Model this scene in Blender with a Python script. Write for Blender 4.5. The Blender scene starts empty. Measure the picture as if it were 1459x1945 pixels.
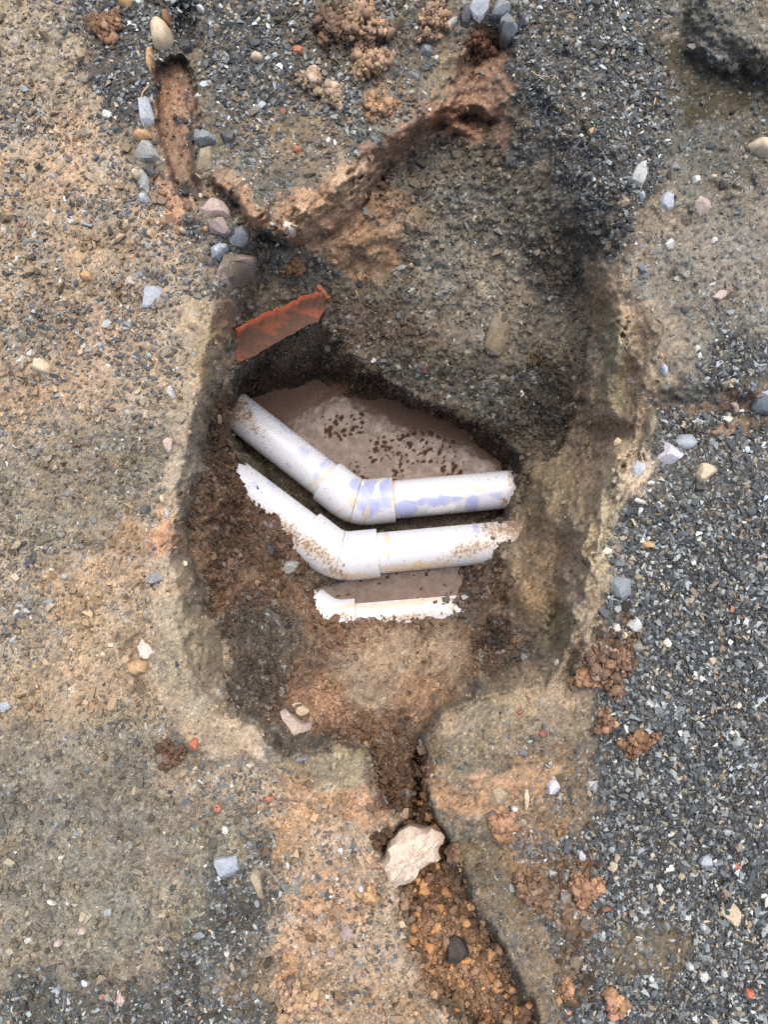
import bpy, bmesh, math, random, time
import numpy as np
from mathutils import Vector, noise as mnoise
T0 = time.time()
sc = bpy.context.scene
col = sc.collection
random.seed(11)
RNG = np.random.default_rng(11)

# ------------------------------------------------------------------ camera, world, sun, exposure
H = 1.30                      # phone held 1.3 m over the ground
TILT = math.radians(6.0)
FPX = 1450.0                  # focal length for a 1459 x 1945 picture
CU, CV = 729.5, 972.5
PXM = H/FPX                  # metres per picture pixel on the level ground
cam_d = bpy.data.cameras.new('camera'); cam = bpy.data.objects.new('camera', cam_d); col.objects.link(cam)
cam.location = (0, 0, H); cam.rotation_euler = (TILT, 0, 0)
cam_d.sensor_fit = 'VERTICAL'; cam_d.angle = 2*math.atan(CV/FPX); cam_d.clip_start = 0.05; cam_d.clip_end = 500
sc.camera = cam

world = bpy.data.worlds.new('World'); sc.world = world; world.use_nodes = True
wn = world.node_tree.nodes; wl = world.node_tree.links
bgn = wn['Background']; sky = wn.new('ShaderNodeTexSky'); sky.sky_type = 'NISHITA'; sky.sun_disc = False
SUN_EL, SUN_ROT = math.radians(72), math.radians(18)
sky.sun_elevation = SUN_EL; sky.sun_rotation = SUN_ROT
sky.air_density = 1.0; sky.dust_density = 6.0; sky.ozone_density = 1.0
wl.new(sky.outputs[0], bgn.inputs[0]); bgn.inputs[1].default_value = 0.15
sun_d = bpy.data.lights.new('sun', 'SUN'); sun = bpy.data.objects.new('sun', sun_d); col.objects.link(sun)
sun_d.energy = 1.5; sun_d.angle = math.radians(70); sun_d.color = (1.0, 0.95, 0.88)
sd = Vector((math.sin(SUN_ROT)*math.cos(SUN_EL), math.cos(SUN_ROT)*math.cos(SUN_EL), math.sin(SUN_EL)))
sun.rotation_euler = sd.to_track_quat('Z', 'Y').to_euler()
vs = sc.view_settings; vs.view_transform = 'Standard'; vs.look = 'None'; vs.gamma = 1.0; vs.use_curve_mapping = False
vs.exposure = 0.52
sc.render.engine = 'CYCLES'
sc.cycles.use_denoising = False

# ------------------------------------------------------------------ numeric helpers
CT, ST = math.cos(TILT), math.sin(TILT)
def world_at(u, v, z):
    """ground surveying: the point at height z under picture position (u, v)"""
    u = np.asarray(u, float); v = np.asarray(v, float)
    x = (u-CU)/FPX; y = -(v-CV)/FPX
    s = (H-z)/np.maximum(CT-y*ST, 0.05)
    return np.stack([x*s, (y*CT+ST)*s, H-(CT-y*ST)*s], -1)
def pixel_of(P):
    P = np.asarray(P, float); d = P-np.array([0, 0, H])
    yy = d[..., 1]*CT+d[..., 2]*ST; zz = d[..., 1]*ST-d[..., 2]*CT
    return CU+FPX*d[..., 0]/zz, CV-FPX*yy/zz
def lin(r, g, b, k=0.80):
    c = np.array([r, g, b], float)/255
    return np.where(c <= .04045, c/12.92, ((c+.055)/1.055)**2.4)*k
def hash2(ix, iy, s):
    n = (ix.astype(np.int64)*374761393+iy.astype(np.int64)*668265263+s*362437) & 0xffffffff
    n = ((n ^ (n >> 13))*1274126177) & 0xffffffff
    n = ((n ^ (n >> 16))*2246822519) & 0xffffffff
    return ((n ^ (n >> 15)) & 0xffffff)/float(0x1000000)
def vnoise(x, y, s):
    ix = np.floor(x); iy = np.floor(y); fx = x-ix; fy = y-iy
    fx = fx*fx*fx*(fx*(fx*6-15)+10); fy = fy*fy*fy*(fy*(fy*6-15)+10)
    a = hash2(ix, iy, s); b = hash2(ix+1, iy, s); c = hash2(ix, iy+1, s); d = hash2(ix+1, iy+1, s)
    return (a+(b-a)*fx+(c-a)*fy+(a-b-c+d)*fx*fy)*2-1
def fbm(u, v, size, s, oct=4, gain=.5):
    o = 0; a = 1; t = 0
    for k in range(oct):
        f = 2.03**k/size
        ca, sa = math.cos(.6*k+s), math.sin(.6*k+s)
        o = o+a*vnoise((u*ca-v*sa)*f+17.3*k, (u*sa+v*ca)*f-9.1*k, s+k*13); t += a; a *= gain
    return o/t
def worley(u, v, size, s):
    x = u/size; y = v/size; ix = np.floor(x); iy = np.floor(y)
    best = np.full(x.shape, 9.); bid = np.zeros(x.shape); b2 = np.full(x.shape, 9.)
    for dx in (-1, 0, 1):
        for dy in (-1, 0, 1):
            cx = ix+dx; cy = iy+dy
            px = cx+.15+.7*hash2(cx, cy, s); py = cy+.15+.7*hash2(cx, cy, s+1)
            an = hash2(cx, cy, s+4)*3.14; ca = np.cos(an); sa = np.sin(an); ex = x-px; ey = y-py
            d = np.hypot((ex*ca-ey*sa)*.85, (ex*sa+ey*ca)*1.25)
            m = d < best
            b2 = np.where(m, best, np.minimum(b2, d)); bid = np.where(m, hash2(cx, cy, s+2), bid); best = np.where(m, d, best)
    return best, b2, bid
def sstep(x, a, b):
    t = np.clip((x-a)/(b-a), 0, 1); return t*t*(3-2*t)
def sdf(poly, u, v):
    """signed distance to polygon, positive inside"""
    P = np.asarray(poly, float); Q = np.roll(P, -1, 0)
    d2 = np.full(u.shape, 1e18); ins = np.zeros(u.shape, bool)
    for (ax, ay), (bx, by) in zip(P, Q):
        ex, ey = bx-ax, by-ay; wx, wy = u-ax, v-ay
        t = np.clip((wx*ex+wy*ey)/max(ex*ex+ey*ey, 1e-9), 0, 1)
        d2 = np.minimum(d2, (wx-ex*t)**2+(wy-ey*t)**2)
        c = ((ay > v) != (by > v))
        with np.errstate(divide='ignore', invalid='ignore'):
            xi = ax+(v-ay)*(ex)/(ey if ey else 1e-9)
        ins ^= c & (u < xi)
    d = np.sqrt(d2); return np.where(ins, d, -d)
# coarse survey grid and lookup
GS = 6.0; GU = np.arange(-480, 1950, GS); GV = np.arange(-480, 2450, GS)
gU, gV = np.meshgrid(GU, GV)
def lookup(F, u, v, u0=GU[0], v0=GV[0], st=GS):
    x = np.clip((u-u0)/st, 0, F.shape[1]-1.001); y = np.clip((v-v0)/st, 0, F.shape[0]-1.001)
    ix = x.astype(int); iy = y.astype(int); fx = x-ix; fy = y-iy
    if F.ndim == 3: fx = fx[..., None]; fy = fy[..., None]
    return (F[iy, ix]*(1-fx)+F[iy, ix+1]*fx)*(1-fy)+(F[iy+1, ix]*(1-fx)+F[iy+1, ix+1]*fx)*fy
def tps(pts, u, v, smooth=1e-3):
    P = np.array(pts, float); X = P[:, :2]/500; n = len(P)
    def ker(r2): return np.where(r2 > 1e-12, .5*r2*np.log(np.maximum(r2, 1e-12)), 0)
    K = ker(((X[:, None]-X[None])**2).sum(-1))+np.eye(n)*smooth
    A = np.zeros((n+3, n+3)); A[:n, :n] = K; A[:n, n] = 1; A[:n, n+1:] = X; A[n, :n] = 1; A[n+1:, :n] = X.T
    w = np.linalg.solve(A, np.concatenate([P[:, 2], [0, 0, 0]]))
    o = w[n]+w[n+1]*u/500+w[n+2]*v/500
    for k in range(n): o = o+w[k]*ker((u/500-X[k, 0])**2+(v/500-X[k, 1])**2)
    return o

# ------------------------------------------------------------------ the lie of the land (contours of the dig)
R1 = [(868,60),(905,42),(950,58),(1000,110),(1085,180),(1160,280),(1205,370),(1202,450),(1198,510),(1222,580),(1246,640),(1252,720),(1236,775),
      (1232,840),(1205,900),(1180,950),(1152,1000),(1150,1060),(1158,1110),(1148,1170),(1120,1215),(1098,1262),(1078,1300),(1045,1335),(985,1325),(915,1332),
      (856,1356),(822,1400),(812,1450),(815,1490),(800,1560),(735,1560),(705,1490),(690,1420),(640,1402),(590,1430),(545,1450),(505,1412),(470,1382),(425,1375),(372,1340),
      (350,1250),(335,1150),(322,1050),(328,950),(352,850),(370,750),(390,660),(400,590),(404,520),(418,460),(445,420),(490,398),(540,365),(600,362),(640,310),
      (690,265),(780,238),(812,195),(838,130)]
T1 = [(560,468),(625,472),(690,400),(735,335),(790,282),(860,262),(930,252),(985,282),(1015,350),(1048,415),(1098,490),(1112,560),(1106,650),(1102,740),
      (1096,800),(1062,850),(1020,890),(985,950),(968,1030),(958,1100),(968,1170),(1000,1215),(1010,1250),(935,1292),(868,1326),(826,1364),(804,1400),(795,1470),(780,1530),(745,1530),
      (722,1470),(700,1410),(640,1385),(590,1402),(540,1400),(500,1375),(440,1335),(425,1290),(418,1230),(395,1150),(368,1080),(350,1030),(360,960),
      (375,900),(392,830),(410,760),(428,700),(446,640),(446,600),(470,560),(492,530),(505,490)]
ZIN = [(600,480,-.10),(690,425,-.10),(760,350,-.135),(880,280,-.15),(980,300,-.10),(1030,390,-.12),(1080,480,-.18),(900,450,-.215),(700,500,-.205),(550,540,-.18),(470,590,-.17),(1100,600,-.27),
       (950,600,-.28),(800,620,-.28),(650,630,-.265),(540,640,-.245),(1090,750,-.32),(950,740,-.335),(800,700,-.315),(690,690,-.30),(1000,880,-.41),(985,960,-.41),(958,1044,-.335),(966,1003,-.365),(925,1060,-.36),
       (955,1100,-.36),(860,1090,-.425),(440,700,-.20),(420,800,-.24),(400,900,-.21),(375,1000,-.18),(400,1100,-.20),(470,1000,-.33),(440,895,-.355),(405,860,-.30),(560,1060,-.352),(510,975,-.346),(610,1090,-.395),
       (430,1250,-.21),(440,1320,-.14),(520,1130,-.36),(600,1166,-.406),(690,1196,-.403),(745,1200,-.403),(805,1192,-.409),(700,1240,-.37),(890,1150,-.406),(760,1300,-.28),(650,1310,-.24),(540,1300,-.21),(540,1230,-.30),
       (880,1280,-.25),(985,1215,-.29),(1000,1250,-.23),(930,1300,-.17),(870,1330,-.15),(760,1400,-.14),(680,1380,-.15),(560,1390,-.12),(500,1360,-.12),(760,1500,-.07),(760,1110,-.425),(760,1085,-.45),(700,1085,-.44),(760,1020,-.44),(640,1010,-.42)]
R2 = [(452,705),(500,670),(560,645),(620,628),(660,680),(720,728),(800,768),(890,800),(955,835),(992,868),(988,905),(972,955),(950,985),(850,1022),(740,1035),(650,1030),(580,985),(495,925),(452,870),(438,800)]
T2 = [(470,768),(540,752),(600,752),(680,765),(760,785),(830,808),(872,830),(895,865),(935,890),(952,930),(940,968),(860,1005),(740,1018),(655,1008),(592,958),(520,898),(470,850),(456,800)]
R3 = [(288,118),(340,104),(374,150),(374,230),(368,300),(380,345),(372,385),(352,398),(338,372),(322,330),(302,280),(290,230),(283,170)]
T3 = [(296,130),(338,114),(364,152),(364,240),(359,310),(366,350),(362,378),(350,382),(344,362),(330,322),(310,270),(298,225),(292,172)]
R4 = [(776,1440),(800,1398),(808,1470),(830,1550),(866,1620),(902,1690),(936,1760),(972,1825),(1028,1945),(1080,2080),(1080,2200),(850,2200),(880,1990),(806,1885),(768,1830),(742,1760),(736,1700),(718,1650),(718,1590),(760,1555),(782,1490)]
T4 = [(786,1445),(796,1420),(800,1480),(816,1556),(850,1628),(886,1698),(920,1770),(956,1836),(1008,1945),(1050,2100),(1050,2150),(890,2150),(930,1980),(850,1875),(806,1815),(782,1750),(770,1695),(738,1645),(738,1600),(782,1556),(788,1490)]
R7 = [(575,1122),(640,1096),(740,1080),(880,1060),(900,1100),(866,1140),(800,1163),(740,1172),(690,1176),(640,1178),(590,1158)]
T7 = [(598,1122),(650,1112),(740,1098),(866,1082),(876,1105),(845,1126),(740,1140),(660,1146),(612,1142)]
R5 = [(1205,750),(1290,715),(1380,715),(1480,750),(1650,760),(1650,870),(1480,835),(1400,840),(1330,852),(1250,856),(1200,850)]
T5 = [(1215,790),(1290,775),(1380,775),(1480,785),(1640,800),(1640,820),(1480,805),(1400,806),(1330,815),(1250,820),(1212,820)]
R6 = [(1282,-300),(1288,40),(1296,95),(1330,140),(1400,165),(1460,185),(1560,215),(2000,215),(2000,-300)]
T6 = [(1352,-300),(1356,20),(1392,62),(1430,90),(1475,100),(1580,126),(2000,126),(2000,-300)]
def blend(R, T, u=gU, v=gV):
    dr = np.maximum(sdf(R, u, v), 0); dt = np.maximum(-sdf(T, u, v), 0)
    return dr/np.maximum(dr+dt, 1e-6)
B = {k: blend(r, t) for k, (r, t) in dict(a=(R1, T1), b=(R2, T2), c=(R3, T3), d=(R4, T4), e=(R5, T5), f=(R6, T6), g=(R7, T7)).items()}
zin_c = np.clip(tps(ZIN, gU, gV), -.485, -.1)
# ridges, lumps and hollows: (cu, cv, ru, rv, angle, dz)
LUMPS = [(485,400,26,70,-40,.045),(570,395,38,50,10,.03),(655,345,45,60,35,.03),(740,1330,0,0,0,0),(1190,915,50,75,15,.05),(1150,822,55,20,10,-.028),(1115,700,26,40,0,.02),(1128,1060,26,90,5,.05),(1085,1180,28,60,0,.045),
         (1052,1120,20,110,6,-.022),(1085,1270,14,60,15,-.03),(1100,860,50,35,0,-.03),(1040,950,35,60,0,.02),(950,630,40,55,0,.012),(905,1430,85,62,-15,.055),(1010,1400,60,50,0,.02),(630,1440,60,36,10,.04),
         (245,1235,20,22,0,-.02),(250,1145,12,12,0,-.018),(275,1385,16,12,0,-.014),(325,1430,24,22,0,-.02),(270,1420,10,10,0,.0),(350,50,20,60,-8,-.05),(345,560,0,0,0,0),
         (990,1120,25,40,0,.02),(835,1610,20,25,0,-.03),(785,1580,30,22,0,-.07),(945,1000,0,0,0,0),(1165,660,30,80,5,.05),(1143,690,11,60,8,-.02),(1190,720,30,60,0,-.02),
         (885,150,45,60,0,-.05),(940,80,45,40,0,-.05),(1330,830,60,30,0,-.01),(1300,560,150,200,0,-.008),(180,1000,60,120,0,-.006),(820,250,40,12,-30,-.02),(900,225,45,14,15,-.03),
         (150,120,30,200,25,-.01),(440,395,55,11,45,-.05),(505,445,40,11,35,-.035),(640,445,70,14,-20,-.02),(720,360,70,12,-55,-.02)]

# fine grid: even inside the frame, coarsening outwards to the far ground
ST_F = 2.8; FU0, FU1, FV0, FV1 = -95.2, 1554.0, -95.2, 2043.6
def axis(a, b):
    core = np.arange(a, b+.1, ST_F); out = []; s = ST_F; p = b
    while p < b+5200:
        s *= 1.11; p += s; out.append(p)
    return np.concatenate([[a+b-q for q in out][::-1], core, out]), len(out)
AU, NU = axis(FU0, FU1)
def axis_v(a, b):
    core = np.arange(a, b+.1, ST_F); out = []; s = ST_F; p = b
    while p < b+5200:
        s *= 1.11; p += s; out.append(p)
    up = [a+b-q for q in out if a+b-q > -5600][::-1]
    return np.concatenate([up, core, out]), len(up)
AV, NV = axis_v(FV0, FV1)
U, V = np.meshgrid(AU, AV)
print('grid', U.shape, round(time.time()-T0, 1))

w1 = fbm(U, V, 90, 1, 4, .55); w2 = fbm(U, V, 90, 2, 4, .55)
UW = U+w1*17; VW = V+w2*17
w3 = fbm(U, V, 26, 3, 3); w4 = fbm(U, V, 26, 4, 3)
w5 = fbm(U, V, 9, 5, 2); w6 = fbm(U, V, 9, 6, 2)
UX = UW+w3*22+w5*9; VX = VW+w4*22+w6*9

# ------------------------------------------------------------------ soil and gravel zones (material colours, lightened by KZ in the dig to offset its shade)
# each: shape, feather px, colour or None, cover, loose gravel, crumbs, embedded stones, roughness of relief, wetness
Z = np.zeros((6,)+gU.shape)      # g, c, e, r, wet, sand grain
CO = np.zeros(gU.shape+(3,)); PA = np.zeros(gU.shape)
def E(cu, cv, ru, rv, a=0):
    t = np.linspace(0, 2*math.pi, 20, endpoint=False); ca, sa = math.cos(math.radians(a)), math.sin(math.radians(a))
    x = np.cos(t)*ru; y = np.sin(t)*rv
    return list(zip(cu+x*ca-y*sa, cv+x*sa+y*ca))
def zone(poly, fe, rgb=None, al=1., g=None, c=None, e=None, r=None, wet=None, s=None):
    m = sstep(sdf(poly, gU, gV), -fe, fe)*al
    if rgb is not None:
        k = lin(*rgb)*KZ; k = k+(k.mean()-k)*.22
        CO[:] = CO*(1-m[..., None])+k*m[..., None]
        PA[:] = np.maximum(PA, m)
    m1 = sstep(sdf(poly, gU, gV), -fe, fe)
    for k, x in enumerate((g, c, e, r, wet, s)):
        if x is not None: Z[k] = Z[k]*(1-m1)+x*m1
BIG = 6000
KZ = .92
zone([(-BIG,-BIG),(BIG,-BIG),(BIG,BIG),(-BIG,BIG)], 1, (128,118,98), g=.35, c=.02, e=.5, r=.6, wet=0, s=.5)
# left side: packed sand with stone
zone([(-BIG,-BIG),(60,-BIG),(80,0),(200,220),(300,330),(400,480),(420,700),(340,800),(300,1000),(330,1400),(500,1450),(760,1600),(850,2200),(850,BIG),(-BIG,BIG)], 40, (176,156,126), g=.5, c=.22, e=.3, r=.55, s=.8)
zone([(60,-300),(360,-300),(350,60),(300,160),(250,240),(200,260),(120,120)], 25, (92,84,74), g=.85, e=.8, r=.6)
zone(E(60,60,70,130,10), 40, (176,158,128), g=.5)
zone(E(70,290,150,70), 50, (188,160,126), g=.5)
zone(E(110,440,70,50), 40, (186,160,126), g=.45)
zone(E(300,455,70,60), 35, (178,152,122), g=.5)
zone(E(170,590,180,90), 50, (160,140,112), g=.6)
zone(E(230,650,90,60), 35, (174,148,120), g=.6)
zone(E(90,740,150,60), 40, (184,156,122), g=.36)
zone(E(90,930,190,110), 90, (146,135,112), g=.32, e=.45)
zone(E(230,880,90,70), 60, (142,132,108), g=.5)
zone(E(60,1040,60,50), 40, (148,136,110), g=.45)
zone(E(170,1140,150,80), 70, (184,156,120), g=.24)
zone(E(30,1180,50,40), 40, (158,142,116), g=.4)
zone(E(200,1260,150,80), 70, (184,158,122), g=.22)
zone(E(90,1350,150,60), 40, (180,152,114), g=.15)
zone(E(250,1050,70,50), 30, (172,142,106), g=.2)
zone(E(240,1400,120,40), 60, (150,136,110), g=.45)
zone(E(60,1520,230,150), 120, (138,132,114), g=.22, e=.45)
zone(E(230,1570,150,120), 110, (136,129,111), g=.26, e=.45)
zone(E(60,1740,220,160), 60, (148,141,120), g=.2, e=.4)
zone([(360,1540),(470,1520),(530,1600),(510,1700),(500,1860),(520,2100),(150,2100),(170,1900),(330,1760)], 55, (98,94,84), g=.85, e=.8)
zone(E(390,1600,60,60), 30, (150,140,114), g=.2)
zone(E(350,1740,45,70,30), 25, (140,132,108), g=.3)
zone(E(60,1900,110,60), 40, (100,98,88), g=.8)
zone(E(470,1890,90,60), 30, (140,122,96), g=.6)
zone([(470,1560),(560,1520),(640,1520),(720,1590),(745,1720),(780,1850),(850,1990),(850,2200),(540,2200),(520,1900),(560,1760),(500,1650)], 95, (190,161,126), g=.36, e=.3, r=.6)
zone(E(620,1540,90,55,20), 25, (194,150,108), g=.07)
zone(E(560,1590,60,30), 25, (194,156,112), g=.08)
zone(E(600,1740,60,50), 30, (196,156,116), g=.4)
zone(E(560,1870,50,70), 25, (188,148,104), g=.25, c=.5)
zone(E(690,1900,70,60), 25, (178,148,112), g=.3)
# top middle: gravel in olive matrix
zone([(370,-400),(860,-400),(860,60),(830,170),(780,230),(690,262),(640,305),(600,360),(540,362),(480,350),(400,260),(370,120)], 16, (116,106,84), g=.75, e=.75, r=.7, s=.4)
zone(E(560,280,90,60), 35, (140,120,90), g=.6)
zone(E(740,200,70,40), 25, (160,132,98), g=.45, c=.3)
zone(E(660,60,130,90), 35, (120,104,82), g=.55, c=.35)
zone(E(460,60,80,120), 40, (92,88,78), g=.9)
# right: dark gravel and pale packed gravel
zone([(985,-400),(1300,-400),(1290,120),(1260,200),(1225,330),(1200,460),(1130,492),(1060,400),(990,270),(970,120)], 14, (92,88,78), g=.95, c=.05, e=.85, r=.7)
zone(E(1110,440,70,60), 25, (92,86,74), g=.7, c=.25)
zone([(1282,-400),(BIG,-400),(BIG,215),(1480,205),(1330,150),(1288,60)], 14, (128,122,106), g=.4, e=.75)
zone([(1285,80),(1330,130),(1460,180),(1600,215),(1600,280),(1300,280),(1240,240),(1270,150)], 22, (84,78,58), g=.25, e=.5)  # olive earth below the mound, darkened for the shade under it
zone([(1230,250),(BIG,230),(BIG,760),(1300,750),(1250,640),(1210,560),(1200,480),(1230,360)], 22, (136,130,114), g=.42, e=.75, r=.6)
zone(E(1360,290,130,45), 30, (112,108,92), g=.5)
zone(E(1390,470,90,60), 35, (150,142,126), g=.3)
zone(E(1250,430,40,60), 20, (148,134,112), g=.3)
zone(E(1250,620,30,60,-20), 16, (160,146,122), g=.12)
zone(E(1400,690,80,50), 25, (84,80,72), g=.9)
zone([(1240,735),(1480,740),(1600,770),(1600,800),(1300,800),(1230,790)], 16, (136,112,88), g=.3, e=.3)
zone([(1245,765),(1340,762),(1480,790),(BIG,800),(BIG,830),(1480,812),(1340,842),(1250,838)], 12, (66,62,56), g=.95, e=.8)
zone(E(1390,835,65,26), 14, (176,150,116), g=.1)
zone([(1240,850),(1330,838),(BIG,850),(BIG,BIG),(1060,BIG),(980,1800),(1000,1700),(1040,1600),(1110,1500),(1140,1380),(1120,1260),(1160,1100),(1165,1000),(1210,930)], 34, (74,71,66), g=1.0, c=.02, e=.9, r=.7)
zone([(1240,850),(1330,850),(1459,860),(1459,960),(1300,980),(1200,960)], 30, (100,96,86), g=.8)
zone([(815,1400),(900,1340),(1000,1330),(1090,1300),(1120,1330),(1120,1400),(1060,1440),(930,1440),(830,1450)], 14, (146,130,106), g=.1, e=.2, r=.4)
zone([(830,1450),(960,1430),(1050,1380),(1110,1420),(1120,1500),(1060,1620),(990,1750),(1060,1945),(1060,2200),(1020,2200),(950,1780),(870,1620)], 25, (136,118,92), g=.4, e=.5)
zone(E(900,1490,110,55,10), 22, (194,152,108), g=.08)
zone(E(1010,1460,50,40), 20, (182,146,106), g=.15)
zone(E(900,1420,90,45,-10), 22, (146,132,106), g=.1)
zone(E(930,1640,50,90,-28), 22, (124,108,78), g=.3)
zone(E(1000,1600,50,60), 22, (150,118,82), g=.5, c=.3)
zone(E(1070,1700,60,60), 25, (150,116,80), g=.5, c=.5)
zone(E(1200,1790,70,60), 25, (118,104,78), g=.5)
zone(E(1060,1830,50,70), 25, (120,98,72), g=.6, c=.3)
zone(E(1150,1240,60,60), 20, (120,92,66), g=.4, c=.6)
# pit interior (everything above lies on the open ground)
CO_G = CO.copy(); Z_G = Z.copy(); PA[:] = 0
KZ = 1.5  # pit soil colours lightened to make up for the shade down there
zone([(p[0], p[1]) for p in T1], 6, (88,78,64), g=.3, c=.45, e=.5, r=.9, wet=.15, s=.3)
zone([(560,470),(625,474),(690,400),(760,320),(900,270),(990,290),(1090,480),(1110,620),(1090,760),(960,800),(800,740),(640,640),(500,590),(500,500)], 18, (98,90,74), g=.45, c=.35, e=.65, r=.8)
zone(E(870,480,110,130), 50, (112,106,92), g=.6, e=.7)
zone(E(960,500,80,60), 35, (132,124,106), g=.3)
zone(E(690,470,70,70,-40), 22, (150,120,86), g=.06, c=.05, e=.2)
zone(E(740,400,50,50), 25, (128,104,78), g=.3)
zone(E(550,545,70,50), 22, (112,102,84), g=.4)
zone(E(1030,580,80,70), 30, (112,104,88), g=.2)
zone(E(1060,500,55,70), 25, (88,80,68), g=.1, c=.9)
zone(E(1000,760,110,80), 35, (62,56,48), g=.25, c=.8, r=1.)
zone(E(720,640,120,60,25), 30, (84,72,60), g=.3, c=.7)
zone(E(860,720,150,50,15), 30, (74,70,60), g=.5, c=.5)
zone([(424,740),(500,690),(600,680),(740,735),(900,800),(1010,870),(960,930),(890,880),(800,800),(600,755),(470,770)], 16, (56,45,36), g=.08, c=.8, e=.3, r=1., wet=.25)  # soil darkened to deepen the undercut shadow behind the pipes
zone([(500,740),(640,735),(780,780),(890,830),(900,870),(830,820),(680,770),(520,765)], 10, (100,76,56), c=.15, g=.02, wet=.5)
zone([(345,960),(380,900),(420,740),(450,780),(440,870),(500,930),(600,1030),(640,1090),(560,1100),(480,1120),(400,1120),(355,1050)], 20, (88,66,48), g=.06, c=.8, e=.25, r=1.)
zone(E(385,1000,22,80,6), 14, (124,98,72), c=.25)
zone(E(460,1100,30,40), 16, (120,94,70), c=.3)
zone(E(470,1030,70,60,30), 24, (86,68,54), c=1., g=.05)
zone([(400,1120),(560,1100),(640,1150),(900,1180),(960,1110),(1000,1220),(930,1300),(830,1350),(800,1400),(600,1400),(430,1330),(420,1220)], 20, (104,80,60), g=.15, c=.5, e=.35, r=.8)
zone(E(500,1210,90,70), 30, (78,70,60), g=.3, c=.7)
zone(E(480,1300,60,60), 25, (74,64,54), g=.35, c=.8)
zone(E(760,1280,140,80,-10), 30, (140,120,96), g=.1, c=.2, e=.25, r=.5)
zone(E(800,1330,60,50), 25, (140,110,82), g=.1, c=.15, e=.25)
zone(E(940,1220,28,50), 18, (58,50,42), c=.9, g=.3)
zone(E(920,1110,50,50), 22, (88,70,56), c=.8, g=.2)
zone(E(690,1390,90,40), 22, (104,78,56), c=.7, g=.15)
zone(E(610,1330,50,40), 18, (140,106,78), c=.5, g=.1)
zone([(700,1420),(810,1400),(815,1480),(800,1560),(700,1560)], 16, (96,72,52), c=.9, g=.1, e=.2, r=1.)
zone([(470,850),(600,945),(660,1000),(740,1010),(860,995),(960,975),(960,940),(860,950),(745,970),(680,970),(620,925),(480,815)], 10, (60,44,34), g=.03, c=.3, wet=.6)  # wet soil, with the shadow between the pipes painted into its colour
# cut clay faces
KZ = 1.36  # left wall colours lightened against the shade on the steep face
zone([(340,560),(430,570),(440,640),(420,700),(400,760),(380,860),(368,930),(345,990),(365,1090),(395,1160),(418,1240),(424,1345),(500,1400),(520,1440),(420,1440),(330,1380),(285,1300),(285,1100),(300,950),(330,800),(350,680)], 7, (148,132,108), g=.05, c=.04, e=.15, r=.32, s=.3)
zone(E(355,1240,35,110,-8), 22, (142,130,104))
zone(E(400,640,30,70,10), 18, (152,132,98))
zone(E(310,1010,26,40), 16, (178,130,90))
zone(E(430,610,22,40), 14, (150,116,90))
KZ = 1.55  # stronger lightening of shaded right wall and clay band
zone([(1100,480),(1130,492),(1200,470),(1200,520),(1235,600),(1250,700),(1240,780),(1230,840),(1180,880),(1240,850),(1235,900),(1180,960),(1150,1010),(1150,1100),(1130,1210),(1090,1270),(1100,1340),(1000,1350),(900,1400),(830,1400),(860,1340),(930,1300),(1010,1250),(970,1180),(958,1100),(970,1020),(990,950),(1025,890),(1070,850),(1100,790),(1106,650),(1112,560)], 5, (138,120,96), g=.02, c=.02, e=.15, r=.34, s=.3)
zone(E(1160,650,22,70,-6), 14, (134,126,98))
zone(E(1155,740,25,40), 14, (136,126,94))
zone(E(1190,890,60,50,-20), 20, (160,142,114))
zone(E(1155,1020,28,110,4), 16, (150,136,108))
zone(E(1050,960,60,70,-20), 26, (126,110,80))
zone(E(1030,1080,45,110), 22, (132,110,80))
zone(E(1055,1200,30,70), 18, (120,108,78))
zone(E(950,1350,90,40,-8), 22, (128,114,90), e=.3)
zone([(560,1430),(640,1402),(690,1425),(690,1500),(610,1520),(560,1480)], 14, (134,120,92), g=.08, e=.2, r=.3)
# brown clay band at the head of the pit
zone([(870,62),(905,48),(945,62),(975,90),(965,180),(975,260),(985,285),(930,255),(860,262),(790,282),(735,335),(690,400),(625,474),(560,470),(520,445),(535,365),(600,365),(640,312),(690,268),(780,240),(815,195),(845,120)], 9, (134,104,80), g=.02, c=.03, e=.15, r=.35, wet=.1, s=.6)
zone(E(580,410,50,45), 16, (146,118,88), r=.25)
zone(E(660,335,45,45,35), 16, (150,126,98), r=.25)
zone(E(700,420,70,20,-50), 14, (146,114,82))
zone(E(880,230,60,25,0), 16, (118,84,60))
zone([(440,360),(480,350),(530,430),(560,470),(520,455),(470,430)], 9, (150,114,82), g=.02, c=.03, e=.12, r=.3)
# brown gully at top left
KZ = 1.35  # gully colours also lightened to offset their shade
zone([p for p in R3], 10, (130,102,80), g=.1, c=.05, e=.2, r=.4)
zone(E(318,190,24,70,-5), 14, (142,108,82))
zone(E(350,225,8,60,-4), 6, (56,52,50), g=.8)
zone(E(355,370,18,30), 10, (62,58,54), g=.9)
zone(E(300,350,40,25,60), 14, (110,96,80), g=.6)
zone(E(330,400,22,60,-20), 12, (164,124,90), g=.05)
zone(E(365,440,22,35,-30), 12, (74,70,64), g=.8)
zone(E(430,480,40,40), 16, (88,82,72), g=.6)
zone(E(500,480,40,45,20), 18, (92,84,72), g=.55, c=.3)
zone(E(350,40,20,60,-8), 10, (58,54,52), g=.9)
zone(E(415,345,40,28,20), 12, (148,118,88), g=.05)
# gully at the bottom
zone([p for p in T4], 14, (130,100,74), g=.1, c=1., e=.2, r=1.2)
zone(E(800,1690,40,60), 20, (104,76,54), c=1.)
zone(E(850,1820,70,90,-20), 25, (150,116,84), c=1.)
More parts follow.
